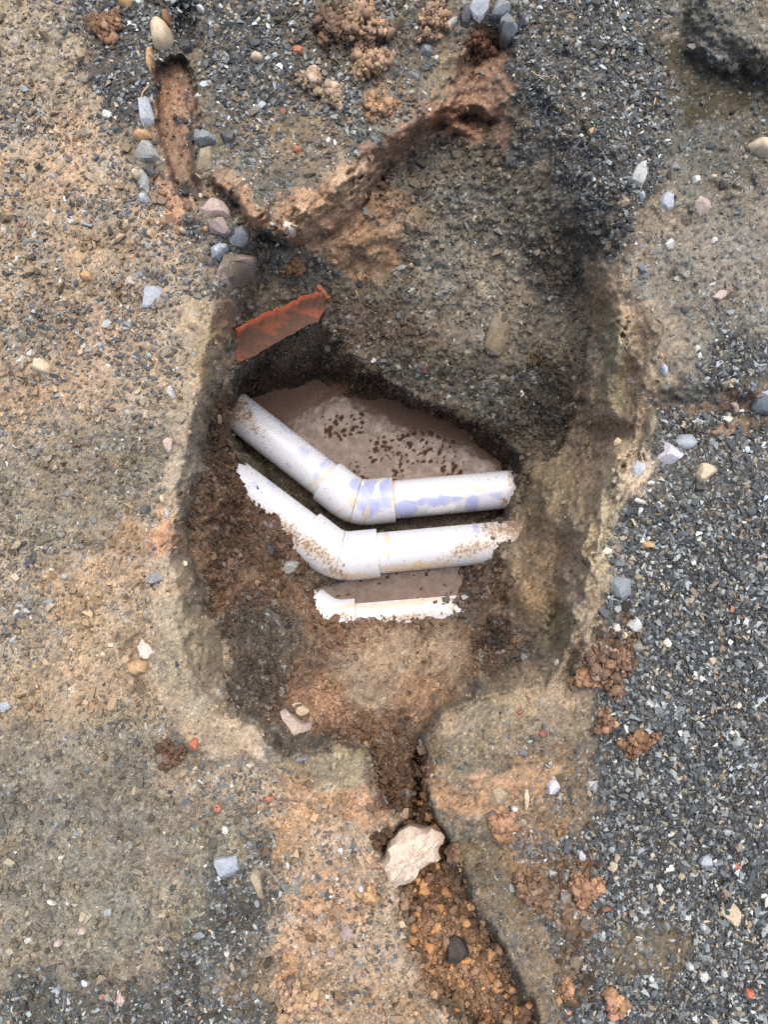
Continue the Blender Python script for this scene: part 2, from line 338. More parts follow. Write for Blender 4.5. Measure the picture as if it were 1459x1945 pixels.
# upper rim earth
KZ = 1.0
zone(E(845,120,30,70,20), 14, (142,126,98), g=.2, e=.3)
Z = np.clip(Z, 0, 1.3)
pa = lookup(PA, UX, VX)
UL = U+w1*46+w3*30+w5*12+fbm(U, V, 240, 8, 3)*50; VL = V+w2*46+w4*30+w6*12+fbm(U, V, 240, 9, 3)*50
zf = [lookup(a, UL, VL)*(1-pa)+lookup(b, UX, VX)*pa for a, b in zip(Z_G, Z)]; g_f, c_f, e_f, r_f, wet_f, s_f = zf
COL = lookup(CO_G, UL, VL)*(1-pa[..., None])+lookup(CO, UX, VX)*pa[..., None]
print('zones', round(time.time()-T0, 1))

# ------------------------------------------------------------------ heights
def smooth_t(t): return t*t*(3-2*t)
def crease_t(t): return t*t*(1.7-.7*t)
bl = {k: lookup(b, UW+w3*4, VW+w4*4) for k, b in B.items()}
base = -.004+fbm(U, V, 420, 21, 3)*.014+fbm(U, V, 130, 22, 3)*.012+fbm(U, V, 52, 23, 3)*.005
z = base.copy()
z += .08*smooth_t(bl['f'])+.006*w3*(bl['f']*(1-bl['f'])*4)
z += -.040*smooth_t(bl['e'])
z += -.042*crease_t(bl['c'])
zin = lookup(zin_c, UW, VW)
ta = bl['a']; ta = .4*ta+.6*crease_t(ta)
z = z*(1-ta)+(zin+base*.6)*ta
z += -.12*crease_t(bl['d'])
tb = 1-(1-bl['b'])**1.7
z = z*(1-tb)+(-.560+.004*fbm(U, V, 60, 24, 3))*tb
gv, gu = np.gradient(z, AV, AU); SL0 = np.clip(np.sqrt(1+((gu**2+gv**2)/PXM**2)), 1, 2.6)
for cu, cv, ru, rv, a, dz in LUMPS:
    if not ru: continue
    ca, sa = math.cos(math.radians(a)), math.sin(math.radians(a))
    x = (UW-cu)*ca+(VW-cv)*sa; y = -(UW-cu)*sa+(VW-cv)*ca
    z += dz*SL0*np.exp(-((x/ru)**2+(y/rv)**2))
tg = crease_t(bl['g']); z = z*(1-tg)-.468*tg
# relief: measured across the face, so steep banks get as much of it as the level ground
gv, gu = np.gradient(z, AV, AU); SL = np.clip(np.sqrt(1+((gu**2+gv**2)/PXM**2)), 1, 4.5)
steep = np.clip((SL-1.15)/1.5, 0, 1)
z += SL*steep*(0.010*fbm(UX, VX, 95, 27, 3, .42)+.004*fbm(U*1.6, V*.6+U*.5, 26, 28, 3))*(1-.8*tb)
calm = 1-.75*tb
fr = fbm(U, V, 34, 31, 3)
z += SL*r_f*calm*(1-.8*tg)*(fr*.007+fbm(U, V, 13, 32, 2)*.0045)
z += SL*calm*(.35+r_f)*.0013*fbm(U, V, 5.2, 33, 2)
cr = np.clip(c_f, 0, 1)
bi1 = 1-np.abs(vnoise(UX/15, VX/15, 41)); bi2 = 1-np.abs(vnoise(UX/8, VX/8, 42))
z += SL*cr*calm*((bi1-.5)*.006+(bi2-.5)*.004)
# embedded stones
def embed(size, s, prob, hgt):
    global z, COL
    d, d2, i = worley(U+w3*1.5, V+w4*1.5, size, s)
    on = (i < prob*e_f*calm)
    prof = np.clip(1-(d/.62)**2, 0, 1); edge = sstep(d2-d, .06, .22)
    p = np.where(on, np.minimum(prof*1.4, 1)*edge, 0)
    z = z+p*hgt*np.minimum(SL, 2.5)
    k = np.modf(i*9173.17)[0]; tone = np.modf(i*51137.7)[0]
    pal = np.where((tone < .55)[..., None], lin(82, 88, 92), np.where((tone < .8)[..., None], lin(118, 122, 120), np.where((tone < .92)[..., None], lin(150, 140, 122), lin(178, 182, 180))))
    pal = pal*(.7+.6*k)[..., None]
    dust = COL*.9
    m = (sstep(p, .15, .5)*(.35+.5*np.clip(g_f, 0, 1)))[..., None]
    COL = COL*(1-m)+(pal*.75+dust*.25)*m
    return p
core = slice(None)
p1 = embed(9.5, 51, .6, .0022)
p2 = embed(17, 61, .16, .004)
# grains and blotches in the earth
gr = hash2(np.round(U/ST_F), np.round(V/ST_F), 77)
bl1 = fbm(U, V, 70, 81, 4); bl2 = fbm(U, V, 20, 82, 3)
gr2 = hash2(np.round(U/4.8+.5*w5), np.round(V/4.8+.5*w6), 79)
COL = COL*(1+.24*bl1+.24*bl2+(gr-.5)*.42+(gr2-.5)*.42)[..., None]
warm = fbm(U, V, 50, 83, 3)
COL = COL*np.stack([1+.08*warm, np.ones_like(warm), 1-.10*warm], -1)
speck = (gr > .985) & (s_f > .2)
COL[speck] = COL[speck]*1.2+lin(200, 190, 175)*.25
speck2 = (hash2(np.round(U/4.8), np.round(V/4.8), 78) > .97)
COL[speck2] *= .55
COL = np.clip(COL, .008, .85)
print('relief', round(time.time()-T0, 1))
P = world_at(U, V, z)
iu0 = NU; iv0 = NV; ncu = int(round((FU1-FU0)/ST_F))+1; ncv = int(round((FV1-FV0)/ST_F))+1
Zc = z[iv0:iv0+ncv, iu0:iu0+ncu]
def z_at(u, v): return lookup(Zc, np.asarray(u, float), np.asarray(v, float), FU0, FV0, ST_F)
def fld(F, u, v): return lookup(F[iv0:iv0+ncv, iu0:iu0+ncu], np.asarray(u, float), np.asarray(v, float), FU0, FV0, ST_F)

# ------------------------------------------------------------------ mesh helpers
def mesh_np(name, verts, faces, n, cols=None, smooth=True, extra=None):
    me = bpy.data.meshes.new(name)
    nv, nf = len(verts), len(faces)
    me.vertices.add(nv); me.vertices.foreach_set('co', np.asarray(verts, np.float32).ravel())
    me.loops.add(nf*n); me.loops.foreach_set('vertex_index', np.asarray(faces, np.int32).ravel())
    me.polygons.add(nf); me.polygons.foreach_set('loop_start', np.arange(0, nf*n, n, dtype=np.int32))
    me.polygons.foreach_set('use_smooth', np.full(nf, smooth, bool))
    me.update(calc_edges=True)
    if cols is not None:
        a = me.color_attributes.new('tint', 'FLOAT_COLOR', 'POINT')
        c = np.ones((nv, 4), np.float32); c[:, :3] = cols; a.data.foreach_set('color', c.ravel())
    for k, arr in (extra or {}).items():
        a = me.attributes.new(k, 'FLOAT', 'POINT'); a.data.foreach_set('value', np.asarray(arr, np.float32).ravel())
    return me
def link(name, me, mat, parent=None, **props):
    o = bpy.data.objects.new(name, me); col.objects.link(o)
    if mat: me.materials.clear(); me.materials.append(mat)
    if parent: o.parent = parent
    for k, v in props.items():
        if v is not None: o[k] = v
    return o
def N(nt, t, **k):
    n = nt.nodes.new(t)
    for a, b in k.items(): setattr(n, a, b)
    return n
def material(name, rough=.9, spec=.3, grain=.25, gscale=700., bump=.35, bscale=900., bdist=.001, wet=False, coat=0., mscale=None, mamp=0.):
    m = bpy.data.materials.new(name); m.use_nodes = True; nt = m.node_tree; b = nt.nodes['Principled BSDF']; L = nt.links
    at = N(nt, 'ShaderNodeAttribute', attribute_name='tint'); tc = N(nt, 'ShaderNodeNewGeometry')
    n1 = N(nt, 'ShaderNodeTexNoise'); n1.inputs['Scale'].default_value = gscale; n1.inputs['Detail'].default_value = 4; n1.inputs['Roughness'].default_value = .7
    L.new(tc.outputs['Position'], n1.inputs['Vector'])
    mr = N(nt, 'ShaderNodeMapRange'); mr.inputs[1].default_value = .25; mr.inputs[2].default_value = .75; mr.inputs[3].default_value = 1-grain; mr.inputs[4].default_value = 1+grain
    L.new(n1.outputs[0], mr.inputs[0])
    mx = N(nt, 'ShaderNodeVectorMath', operation='SCALE'); L.new(at.outputs['Color'], mx.inputs[0]); L.new(mr.outputs[0], mx.inputs['Scale'])
    L.new(mx.outputs[0], b.inputs['Base Color'])
    n2 = N(nt, 'ShaderNodeTexNoise'); n2.inputs['Scale'].default_value = bscale; n2.inputs['Detail'].default_value = 5; n2.inputs['Roughness'].default_value = .65
    L.new(tc.outputs['Position'], n2.inputs['Vector'])
    bp = N(nt, 'ShaderNodeBump'); bp.inputs['Strength'].default_value = bump; bp.inputs['Distance'].default_value = bdist
    L.new(n2.outputs[0], bp.inputs['Height']); L.new(bp.outputs[0], b.inputs['Normal'])
    b.inputs['Roughness'].default_value = rough; b.inputs['Specular IOR Level'].default_value = spec
    if wet:
        aw = N(nt, 'ShaderNodeAttribute', attribute_name='wet')
        m2 = N(nt, 'ShaderNodeMapRange'); m2.inputs[3].default_value = rough; m2.inputs[4].default_value = .35
        L.new(aw.outputs['Fac'], m2.inputs[0]); L.new(m2.outputs[0], b.inputs['Roughness'])
    if coat: b.inputs['Coat Weight'].default_value = coat; b.inputs['Coat Roughness'].default_value = .15
    return m
M_ground = material('earth', .92, .2, .42, 420, .6, 800, .0015, wet=True)
M_gravel = material('crushed_stone', .72, .35, .22, 800, .4, 1200, .0006)
M_stone = material('rock', .70, .35, .25, 260, .5, 420, .0012)
M_crumb = material('soil', .95, .15, .28, 600, .7, 900, .0012)
M_pvc = material('pvc', .32, .45, .05, 300, .05, 300, .0003)
M_clay = material('fired_clay', .75, .3, .25, 350, .5, 700, .0008)
M_straw = material('straw', .8, .2, .2, 300, .2, 300, .0005)
M_mud = material('wet_mud', .15, .36, .10, 160, .08, 90, .0010)
def wet_patches(m):
    """the shine of the mud comes and goes, and grit on it is dull"""
    nt = m.node_tree; b = nt.nodes['Principled BSDF']; L = nt.links
    at = N(nt, 'ShaderNodeAttribute', attribute_name='grit'); g = N(nt, 'ShaderNodeNewGeometry')
    n1 = N(nt, 'ShaderNodeTexNoise'); n1.inputs['Scale'].default_value = 55; n1.inputs['Detail'].default_value = 5; n1.inputs['Roughness'].default_value = .65
    L.new(g.outputs['Position'], n1.inputs['Vector'])
    r = N(nt, 'ShaderNodeMapRange'); r.inputs[1].default_value = .36; r.inputs[2].default_value = .66; r.inputs[3].default_value = .14; r.inputs[4].default_value = .34
    L.new(n1.outputs[0], r.inputs[0])
    inv = N(nt, 'ShaderNodeMath', operation='SUBTRACT'); inv.inputs[0].default_value = 1.0; L.new(at.outputs['Fac'], inv.inputs[1])
    mu = N(nt, 'ShaderNodeMath', operation='MULTIPLY'); L.new(r.outputs[0], mu.inputs[0]); L.new(inv.outputs[0], mu.inputs[1])
    L.new(mu.outputs[0], b.inputs['Specular IOR Level'])
    r2 = N(nt, 'ShaderNodeMapRange'); r2.inputs[3].default_value = .15; r2.inputs[4].default_value = .9; L.new(at.outputs['Fac'], r2.inputs[0]); L.new(r2.outputs[0], b.inputs['Roughness'])
wet_patches(M_mud)

# ------------------------------------------------------------------ ground
nr, nc = U.shape
idx = np.arange(nr*nc).reshape(nr, nc)
fq = np.stack([idx[1:, :-1], idx[1:, 1:], idx[:-1, 1:], idx[:-1, :-1]], -1).reshape(-1, 4)
wetv = np.clip(wet_f+tb*.5, 0, 1)
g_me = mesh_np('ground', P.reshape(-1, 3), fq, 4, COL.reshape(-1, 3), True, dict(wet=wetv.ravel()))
link('ground', g_me, M_ground, kind='structure')
print('ground', nr*nc, round(time.time()-T0, 1))

# ------------------------------------------------------------------ muddy water
def puddle(name, poly, level, tint, st=2.6, seed=5, pits=(), dim=1.0):
    P0 = np.array(poly, float); u = np.arange(P0[:, 0].min()-12, P0[:, 0].max()+12, st); v = np.arange(P0[:, 1].min()-12, P0[:, 1].max()+12, st)
    uu, vv = np.meshgrid(u, v); s = sdf(poly, uu, vv)
    h = dim*(fbm(uu, vv, 34, seed, 3)*.0008+fbm(uu, vv, 11, seed+1, 2)*.0002)
    c = np.ones(uu.shape+(3,))*lin(*tint)*(1+.10*fbm(uu, vv, 40, seed+3, 3))[..., None]
    dark = np.zeros(uu.shape)
    for (pu, pv, pr) in pits:
        an = math.atan2(1, 1)+random.random()*3; ex = random.uniform(1.0, 1.6)
        dx = (uu-pu)*math.cos(an)+(vv-pv)*math.sin(an); dy = -(uu-pu)*math.sin(an)+(vv-pv)*math.cos(an)
        wob = np.clip(1+.75*vnoise(uu/4.2, vv/4.2, seed+9)+.4*vnoise(uu/2.6+9, vv/2.6, seed+10), .25, 2)
        r = np.hypot(dx*ex, dy/ex)/(pr*wob)
        h = h-.0002*np.exp(-(r*1.1)**4)
        dark = np.maximum(dark, 1-sstep(r, .75, 1.05))
    c = c*(1-dark[..., None])+lin(80, 60, 51)*dark[..., None]
    pts = world_at(uu, vv, level+h).reshape(-1, 3)
    ok = s > -10
    ii = np.arange(uu.size).reshape(uu.shape)
    f = np.stack([ii[1:, :-1], ii[1:, 1:], ii[:-1, 1:], ii[:-1, :-1]], -1)
    keep = ok[1:, :-1] & ok[1:, 1:] & ok[:-1, 1:] & ok[:-1, :-1]
    f = f[keep].reshape(-1, 4)
    used = np.unique(f); remap = np.full(uu.size, -1); remap[used] = np.arange(len(used))
    me = mesh_np(name, pts[used], remap[f], 4, c.reshape(-1, 3)[used], True, dict(grit=dark.ravel()[used]))
    return link(name, me, M_mud, kind='structure')
pits = []
while len(pits) < 120:
    pu, pv = random.uniform(590, 890), random.uniform(760, 915)
    q = np.array([[pu, pv]]); 
    if sdf(T2, q[:, 0], q[:, 1])[0] < 14 or vnoise(np.array([pu/45]), np.array([pv/45]), 3)[0] < -.25: continue
    if any(math.hypot(pu-a, pv-b) < 8 for a, b, _ in pits): continue
    pits.append((pu, pv, random.choice((2, 2.5, 3, 3.5, 4.5, 5.5))))
puddle('muddy_water', [(470,700),(560,700),(700,720),(800,760),(900,800),(970,850),(1010,890),(980,925),(860,945),(745,958),(690,965),(640,935),(560,880),(450,800)], -.5385, (110,90,79), pits=pits)
p3 = [(random.uniform(640, 860), random.uniform(1085, 1135), random.choice((2, 2.5, 3))) for _ in range(16)]
puddle('muddy_water', [(540,1085),(640,1062),(760,1040),(900,1045),(960,1100),(930,1165),(740,1180),(600,1185),(530,1140)], -.4300, (110,90,78), seed=15, pits=p3, dim=.35)

# ------------------------------------------------------------------ loose gravel and soil crumbs (uncountable)
def hull(pts):
    bm = bmesh.new()
    for p in pts: bm.verts.new(p)
    r = bmesh.ops.convex_hull(bm, input=bm.verts)
    for v in [v for v in bm.verts if not v.link_faces]: bm.verts.remove(v)
    bmesh.ops.triangulate(bm, faces=bm.faces); bm.verts.index_update()
    V_ = np.array([v.co[:] for v in bm.verts]); F_ = np.array([[v.index for v in f.verts] for f in bm.faces])
    bm.free(); return V_, F_
def chip_template(n, flat, pw=1.0):
    p = RNG.normal(size=(n, 3)); p /= np.linalg.norm(p, axis=1)[:, None]
    p = np.sign(p)*np.abs(p)**pw; p *= RNG.uniform(.8, 1.1, (n, 1))
    p *= np.array([1.15, RNG.uniform(.65, .9), flat])*.5
    return hull(p)
SMALL = [chip_template(RNG.integers(7, 9), RNG.uniform(.4, .65), .8) for _ in range(14)]
CHIPS = [chip_template(RNG.integers(9, 13), RNG.uniform(.35, .6), .8) for _ in range(16)]
def lump_template():
    bm = bmesh.new(); bmesh.ops.create_icosphere(bm, subdivisions=2, radius=.5); o = Vector(RNG.uniform(0, 99, 3))
    for v in bm.verts:
        c = v.co.copy(); k = .80+.60*mnoise.noise(c*2.6+o)+.55*mnoise.noise(c*6.5+o*2); v.co = c*max(k, .35); v.co.z *= .85
    bmesh.ops.triangulate(bm, faces=bm.faces); bm.verts.index_update()
    V_ = np.array([v.co[:] for v in bm.verts]); F_ = np.array([[v.index for v in f.verts] for f in bm.faces]); bm.free(); return V_, F_
LUMPT = [lump_template() for _ in range(10)]
CRUMBT = [chip_template(RNG.integers(9, 12), RNG.uniform(.7, .95), .7) for _ in range(14)]
def rot_mats(n, tilt):
    """yaw at random, then lean by up to tilt"""
    a = RNG.uniform(0, 2*math.pi, n); b = RNG.normal(0, tilt, n); c = RNG.normal(0, tilt, n)
    z0, o1 = np.zeros(n), np.ones(n)
    Rz = np.stack([np.cos(a), -np.sin(a), z0, np.sin(a), np.cos(a), z0, z0, z0, o1], -1).reshape(n, 3, 3)
    Rx = np.stack([o1, z0, z0, z0, np.cos(b), -np.sin(b), z0, np.sin(b), np.cos(b)], -1).reshape(n, 3, 3)
    Ry = np.stack([np.cos(c), z0, np.sin(c), z0, o1, z0, -np.sin(c), z0, np.cos(c)], -1).reshape(n, 3, 3)
    return Rx @ Ry @ Rz
def frames(u, v, k=6.):
    """local surface frames of the ground at picture positions"""
    p = world_at(u, v, z_at(u, v)); px = world_at(u+k, v, z_at(u+k, v))-world_at(u-k, v, z_at(u-k, v)); py = world_at(u, v-k, z_at(u, v-k))-world_at(u, v+k, z_at(u, v+k))
    n = np.cross(px, py); n /= np.linalg.norm(n, axis=1)[:, None]
    t = px-n*(px*n).sum(1)[:, None]; t /= np.linalg.norm(t, axis=1)[:, None]; b = np.cross(n, t)
    return p, np.stack([t, b, n], -1)
def scatter(name, u, v, size, tint, lift, tilt, templates, mat, smooth=False, **props):
    n = len(u); p, F = frames(u, v)
    Rm = F @ rot_mats(n, tilt)
    pos = p+F[:, :, 2]*(size*lift)[:, None]
    which = RNG.integers(0, len(templates), n); vs_, fs_, cs_ = [], [], []; off = 0
    for k, (tv, tf) in enumerate(templates):
        s = np.where(which == k)[0]
        if not len(s): continue
        w = np.einsum('nij,vj->nvi', Rm[s]*size[s][:, None, None], tv)+pos[s][:, None]
        vs_.append(w.reshape(-1, 3)); fs_.append((tf[None]+off+(np.arange(len(s))*len(tv))[:, None, None]).reshape(-1, 3))
        cs_.append(np.repeat(tint[s], len(tv), 0)); off += len(s)*len(tv)
    me = mesh_np(name, np.concatenate(vs_), np.concatenate(fs_), 3, np.concatenate(cs_), smooth)
    print(name, n, len(me.polygons))
    return link(name, me, mat, **props)
def jitter_grid(sp, m=90):
    uu, vv = np.meshgrid(np.arange(-m, 1459+m, sp), np.arange(-m, 1945+m, sp))
    return (uu+RNG.uniform(-.5, .5, uu.shape)*sp).ravel(), (vv+RNG.uniform(-.5, .5, uu.shape)*sp).ravel()
PX = H/FPX          # metres per picture pixel on the level ground
def gravel_tint(n, dusty):
    t = RNG.random(n)[:, None]
    c = np.where(t < .50, lin(72, 77, 80), np.where(t < .72, lin(106, 112, 114), np.where(t < .875, lin(142, 150, 151), np.where(t < .902, lin(186, 191, 186), np.where(t < .998, lin(142, 132, 114), lin(150, 110, 90))))))
    c = c*RNG.lognormal(.22, .28, (n, 1)); return np.clip(c, .01, .75)
SKIP = [R2]
def gravel_layer(name, sp, mean, sig, gain, lo, hi, tilt, lift):
    u, v = jitter_grid(sp)
    g = np.clip(fld(g_f, u, v)*np.where(u < 760, 1.35, 1.0), 0, 1)
    clump = .46+.8*fbm(u, v, 45, 91, 3)+.55*fbm(u, v, 150, 92, 3)
    keep = RNG.random(len(u)) < np.clip(g*gain*np.where((g > .8) & (u > 760), np.clip(.75+clump, .55, 1.1), np.clip(clump+.4*g, 0, 1.2)), 0, 1)
    keep &= fld(tb, u, v) < .2
    u, v, g = u[keep], v[keep], g[keep]
    s = np.clip(RNG.lognormal(math.log(mean), sig, len(u)), lo, hi)
    s = s*np.where(g < .5, .92, 1.0)*np.where((v < 520) & (u > 980), .82, 1)*np.where(lookup(B['a'], u, v) > .5, .68, 1)*np.where((u < 560) & (v > 800), .84, 1)*PX*(1+.25*fbm(u, v, 110, 93, 2))
    c = gravel_tint(len(u), None)
    soil = fld(COL, u, v); du = (np.clip(.42-.42*g, .03, .5)*np.where((v < 800) & (u < 500), .45, 1.)*RNG.random(len(u))*1.7)[:, None]
    c = c*(1-du)+np.minimum(soil*1.1, .5)*du
    lf = np.where(g > .8, lift, lift-.12)
    return scatter(name, u, v, s, c, lf, tilt, CHIPS if mean > 7 else SMALL, M_gravel, kind='stuff')
gravel_layer('gravel', 7.0, 9.3, .34, 1.2, 5, 22, .40, .13)
gravel_layer('fine_gravel', 5.6, 5.4, .25, .62, 3.2, 9, .5, .10)
u, v = jitter_grid(34); g = np.clip(fld(g_f, u, v), 0, 1); k = (RNG.random(len(u)) < g*.38) & (fld(tb, u, v) < .2)
u, v = u[k], v[k]; s = np.clip(RNG.lognormal(math.log(15), .25, len(u)), 11, 26)*PX
scatter('coarse_gravel', u, v, s, gravel_tint(len(u), None)*1.12, np.full(len(u), .10), .28, CHIPS, M_gravel, kind='stuff')
def crumb_layer(name, sp, mean, sig, gain, lo, hi):
    u, v = jitter_grid(sp); c = np.clip(fld(c_f, u, v), 0, 1)
    clump = .55+fbm(u, v, 40, 95, 3)*1.2
    k = (RNG.random(len(u)) < np.clip(c*gain*np.clip(clump+.3*c, 0, 1.3), 0, 1)) & (fld(tb, u, v) < .8)
    u, v = u[k], v[k]; s = np.clip(RNG.lognormal(math.log(mean), sig, len(u)), lo, hi)*PX
    soil = fld(COL, u, v); soil = soil/np.maximum(soil.mean(1, keepdims=True), .01)*np.clip(soil.mean(1, keepdims=True), .03, .3)
    t = RNG.lognormal(0, .22, (len(u), 1))
    return scatter(name, u, v, s, np.clip(soil*t, .01, .6), np.full(len(u), .22), .8, CRUMBT, M_crumb, False, kind='stuff')
crumb_layer('soil_crumbs', 7.2, 9.2, .42, 1.35, 4, 26)
crumb_layer('fine_soil_crumbs', 5.0, 4.6, .3, .75, 2.5, 9)
# bigger crumbs lying in the gully
u, v = jitter_grid(12); k = (fld(bl['d'], u, v) > .35) & (RNG.random(len(u)) < .8); u, v = u[k], v[k]
s = np.clip(RNG.lognormal(math.log(11), .5, len(u)), 4, 27)*PX
tt = np.where(RNG.random((len(u), 1)) < .35, lin(192, 148, 106), lin(146, 120, 98))*1.15*RNG.lognormal(0, .18, (len(u), 1))
scatter('gully_crumbs', u, v, s, tt, np.full(len(u), .3), .9, LUMPT, M_crumb, True, kind='stuff')
print('scatter', round(time.time()-T0, 1))

# ------------------------------------------------------------------ the drain pipes
def empty(name, loc, label, cat, group=None):
    o = bpy.data.objects.new(name, None); col.objects.link(o); o.location = loc; o.empty_display_size = .02
    o['label'] = label; o['category'] = cat
    if group: o['group'] = group
    return o
def attach(o, parent):
    o.parent = parent; bpy.context.view_layer.update() if False else None
    o.matrix_parent_inverse.identity()
    o.location = -Vector(parent.location)
def stain(c, u, v, spots, seed):
    wu = u+fbm(u, v, 16, seed, 3)*7; wv = v+fbm(u, v, 16, seed+5, 3)*7
    for (cu, cv, ru, rv, a, rgb, al) in spots:
        ca, sa = math.cos(math.radians(a)), math.sin(math.radians(a))
        x = (wu-cu)*ca+(wv-cv)*sa; y = -(wu-cu)*sa+(wv-cv)*ca
        d = np.hypot(x/ru, y/rv)
        m = (1-sstep(d, .74, 1.08))*al*(.82+.18*fbm(u, v, 12, seed+8, 2))
        rim = np.exp(-((d-.93)/.09)**2)*.25*al
        c = c*(1-m[..., None])+lin(*rgb, 1.0)*m[..., None]
        c = c*(1-rim[..., None]*.5)
    return c
PVC = lin(226, 231, 240, .80)
LAV = (150, 160, 216); TAN = (210, 186, 148); MUD = (146, 120, 96)
def tube(name, secs, spots, mud, seed, parent, nseg=110, seam=None):
    """secs: list of (centre, direction, radius, ring) swept into a tube"""
    rings = []
    up = Vector((0, 0, 1))
    for c, d, r in secs:
        d = Vector(d).normalized(); s = d.cross(up).normalized(); t = s.cross(d)
        a = np.linspace(0, 2*math.pi, nseg, endpoint=False)
        rings.append(np.array(c)+np.outer(np.cos(a)*r, np.array(s))+np.outer(np.sin(a)*r, np.array(t)))
    P_ = np.concatenate(rings); n = len(secs)
    i = np.arange(n-1)[:, None]*nseg; j = np.arange(nseg)[None]; j2 = (j+1) % nseg
    f = np.stack([i+j, i+j2, i+nseg+j2, i+nseg+j], -1).reshape(-1, 4)
    pu, pv = pixel_of(P_)
    c = np.ones((len(P_), 3))*PVC*(1+.02*fbm(pu, pv, 30, seed, 3))[:, None]
    c = stain(c, pu, pv, spots, seed)
    if seam is not None:
        (a0, a1, b0, b1) = seam
        ex, ey = b0-a0, b1-a1; L = math.hypot(ex, ey); dist = np.abs((pu-a0)*ey-(pv-a1)*ex)/L
        k = np.exp(-(dist/1.1)**2)*.6; c = c*(1-k[:, None])
    if mud is not None:
        m = np.zeros(len(P_))
        nz = fbm(pu, pv, 3.4, seed+31, 2)*.75+fbm(pu, pv, 26, seed+33, 3)*.35
        for (cu, cv, ru, rv, a, amt) in mud:
            ca, sa = math.cos(math.radians(a)), math.sin(math.radians(a))
            x = (pu-cu)*ca+(pv-cv)*sa; y = -(pu-cu)*sa+(pv-cv)*ca
            m = np.maximum(m, amt*np.exp(-((x/ru)**2+(y/rv)**2)))
        c = c*(1-.5*(hash2(np.round(pu/2.2), np.round(pv/2.2), seed) > .996)*(fbm(pu, pv, 40, seed+9, 2) > -.1))[:, None]
        k = (sstep(nz+m*1.1, .58, .92)*.9)[:, None]; k2 = (sstep(nz*.6+m*1.5, .2, 1.0)*.75)[:, None]
        c = c*(1-k2)+lin(206, 188, 162)*k2
        c = c*(1-k)+lin(*MUD)*(1+.3*nz)[:, None]*k
    me = mesh_np(name, P_, f, 4, np.clip(c, .01, .9), True)
    me.set_sharp_from_angle(angle=math.radians(50))
    o = link(name, me, M_pvc); attach(o, parent); return o
RP, RF = .0455, .0545
def pipe(label, bend, left, right, zaxis, el, er, spots, mud, seed, seam, zl=0., zr=0.):
    """bend/left/right: picture positions of the bend and of two points further along both axes; el, er: lengths of the elbow's sockets"""
    b = Vector(world_at(bend[0], bend[1], zaxis)); l = Vector(world_at(left[0], left[1], zaxis+zl)); r = Vector(world_at(right[0], right[1], zaxis+zr))
    dl = (l-b).normalized(); dr = (r-b).normalized()
    root = empty('drain_pipe', b, label, 'pipe', 'white drain pipes crossing the pit')
    def straight(e, d, a, k):
        n = 190; q = [e+(a-e)*(i/n) for i in range(n+1)]
        secs = [(q[0], d, RP*.9)]+[(p, d, RP) for p in q]+[(q[-1], d, RP*.9)]
        return tube('pipe_length', secs, spots, mud, seed+k, root)
    straight(b+dl*(el-.02), dl, l, 1); straight(b+dr*(er-.02), dr, r, 2)
    secs = []
    sl = b+dl*el; sr = b+dr*er
    secs += [(sl, -dl, RP+.0008), (sl, -dl, RF-.001), (sl-dl*.0012, -dl, RF)]
    cut = .034
    n = 44
    for i in range(1, n): secs.append((sl+(b+dl*cut-sl)*(i/n), -dl, RF))
    m = 34
    p0 = b+dl*cut; p2 = b+dr*cut
    for i in range(m+1):
        t = i/m; p = p0*(1-t)**2+b*2*t*(1-t)+p2*t*t; d = (b-p0)*(2*(1-t))+(p2-b)*(2*t)
        secs.append((p, d, RF))
    for i in range(1, n): secs.append((p2+(sr-p2)*(i/n), dr, RF))
    secs += [(sr-dr*.0012, dr, RF), (sr, dr, RF-.001), (sr, dr, RP+.0008)]
    tube('elbow', secs, spots, mud, seed+3, root, 110, seam)
    return root
pipe('upper white drain pipe with purple primer stains and a mitred elbow', (675, 956), (392, 736), (1090, 918), -.500, .086, .091,
     [(574,859,13,12,0,LAV,.55),(548,884,7,7,0,LAV,.6),(542,812,26,5,38,LAV,.45),(606,893,20,6,-58,LAV,.6),(618,880,8,10,0,LAV,.5),(705,945,32,34,0,LAV,.95),(738,935,14,28,0,LAV,.95),(700,975,12,14,0,LAV,.8),(676,920,10,12,0,LAV,.9),
      (715,930,7,20,20,(226,228,246),.7),(690,915,4,6,0,(226,228,246),.8),
      (672,950,8,17,10,TAN,.95),(696,976,5,22,5,TAN,.9),(640,972,24,2,-40,TAN,.9),(615,962,26,2.2,48,TAN,.8),(655,985,14,3,-5,TAN,.8),(605,908,4,36,52,TAN,.8),(751,950,3.5,44,-4,TAN,.85),(757,965,5,24,-4,(200,196,214),.7),
      (772,968,20,20,0,LAV,.9),(830,951,54,8,-2,LAV,.9),(898,957,13,20,20,LAV,.9),(925,955,16,18,0,(206,204,232),.7),(950,942,22,5,-4,LAV,.6),(860,932,100,3.4,-4,TAN,.75),(900,926,60,2.5,-4,TAN,.5),(840,968,34,9,-4,(238,240,246),.9)],
     [(470,790,16,46,-40,.62),(972,930,8,40,-5,.5),(960,952,14,12,0,.5),(1010,925,22,50,0,1.),(430,765,30,50,-40,1.2)], 201, (686, 915, 664, 990))
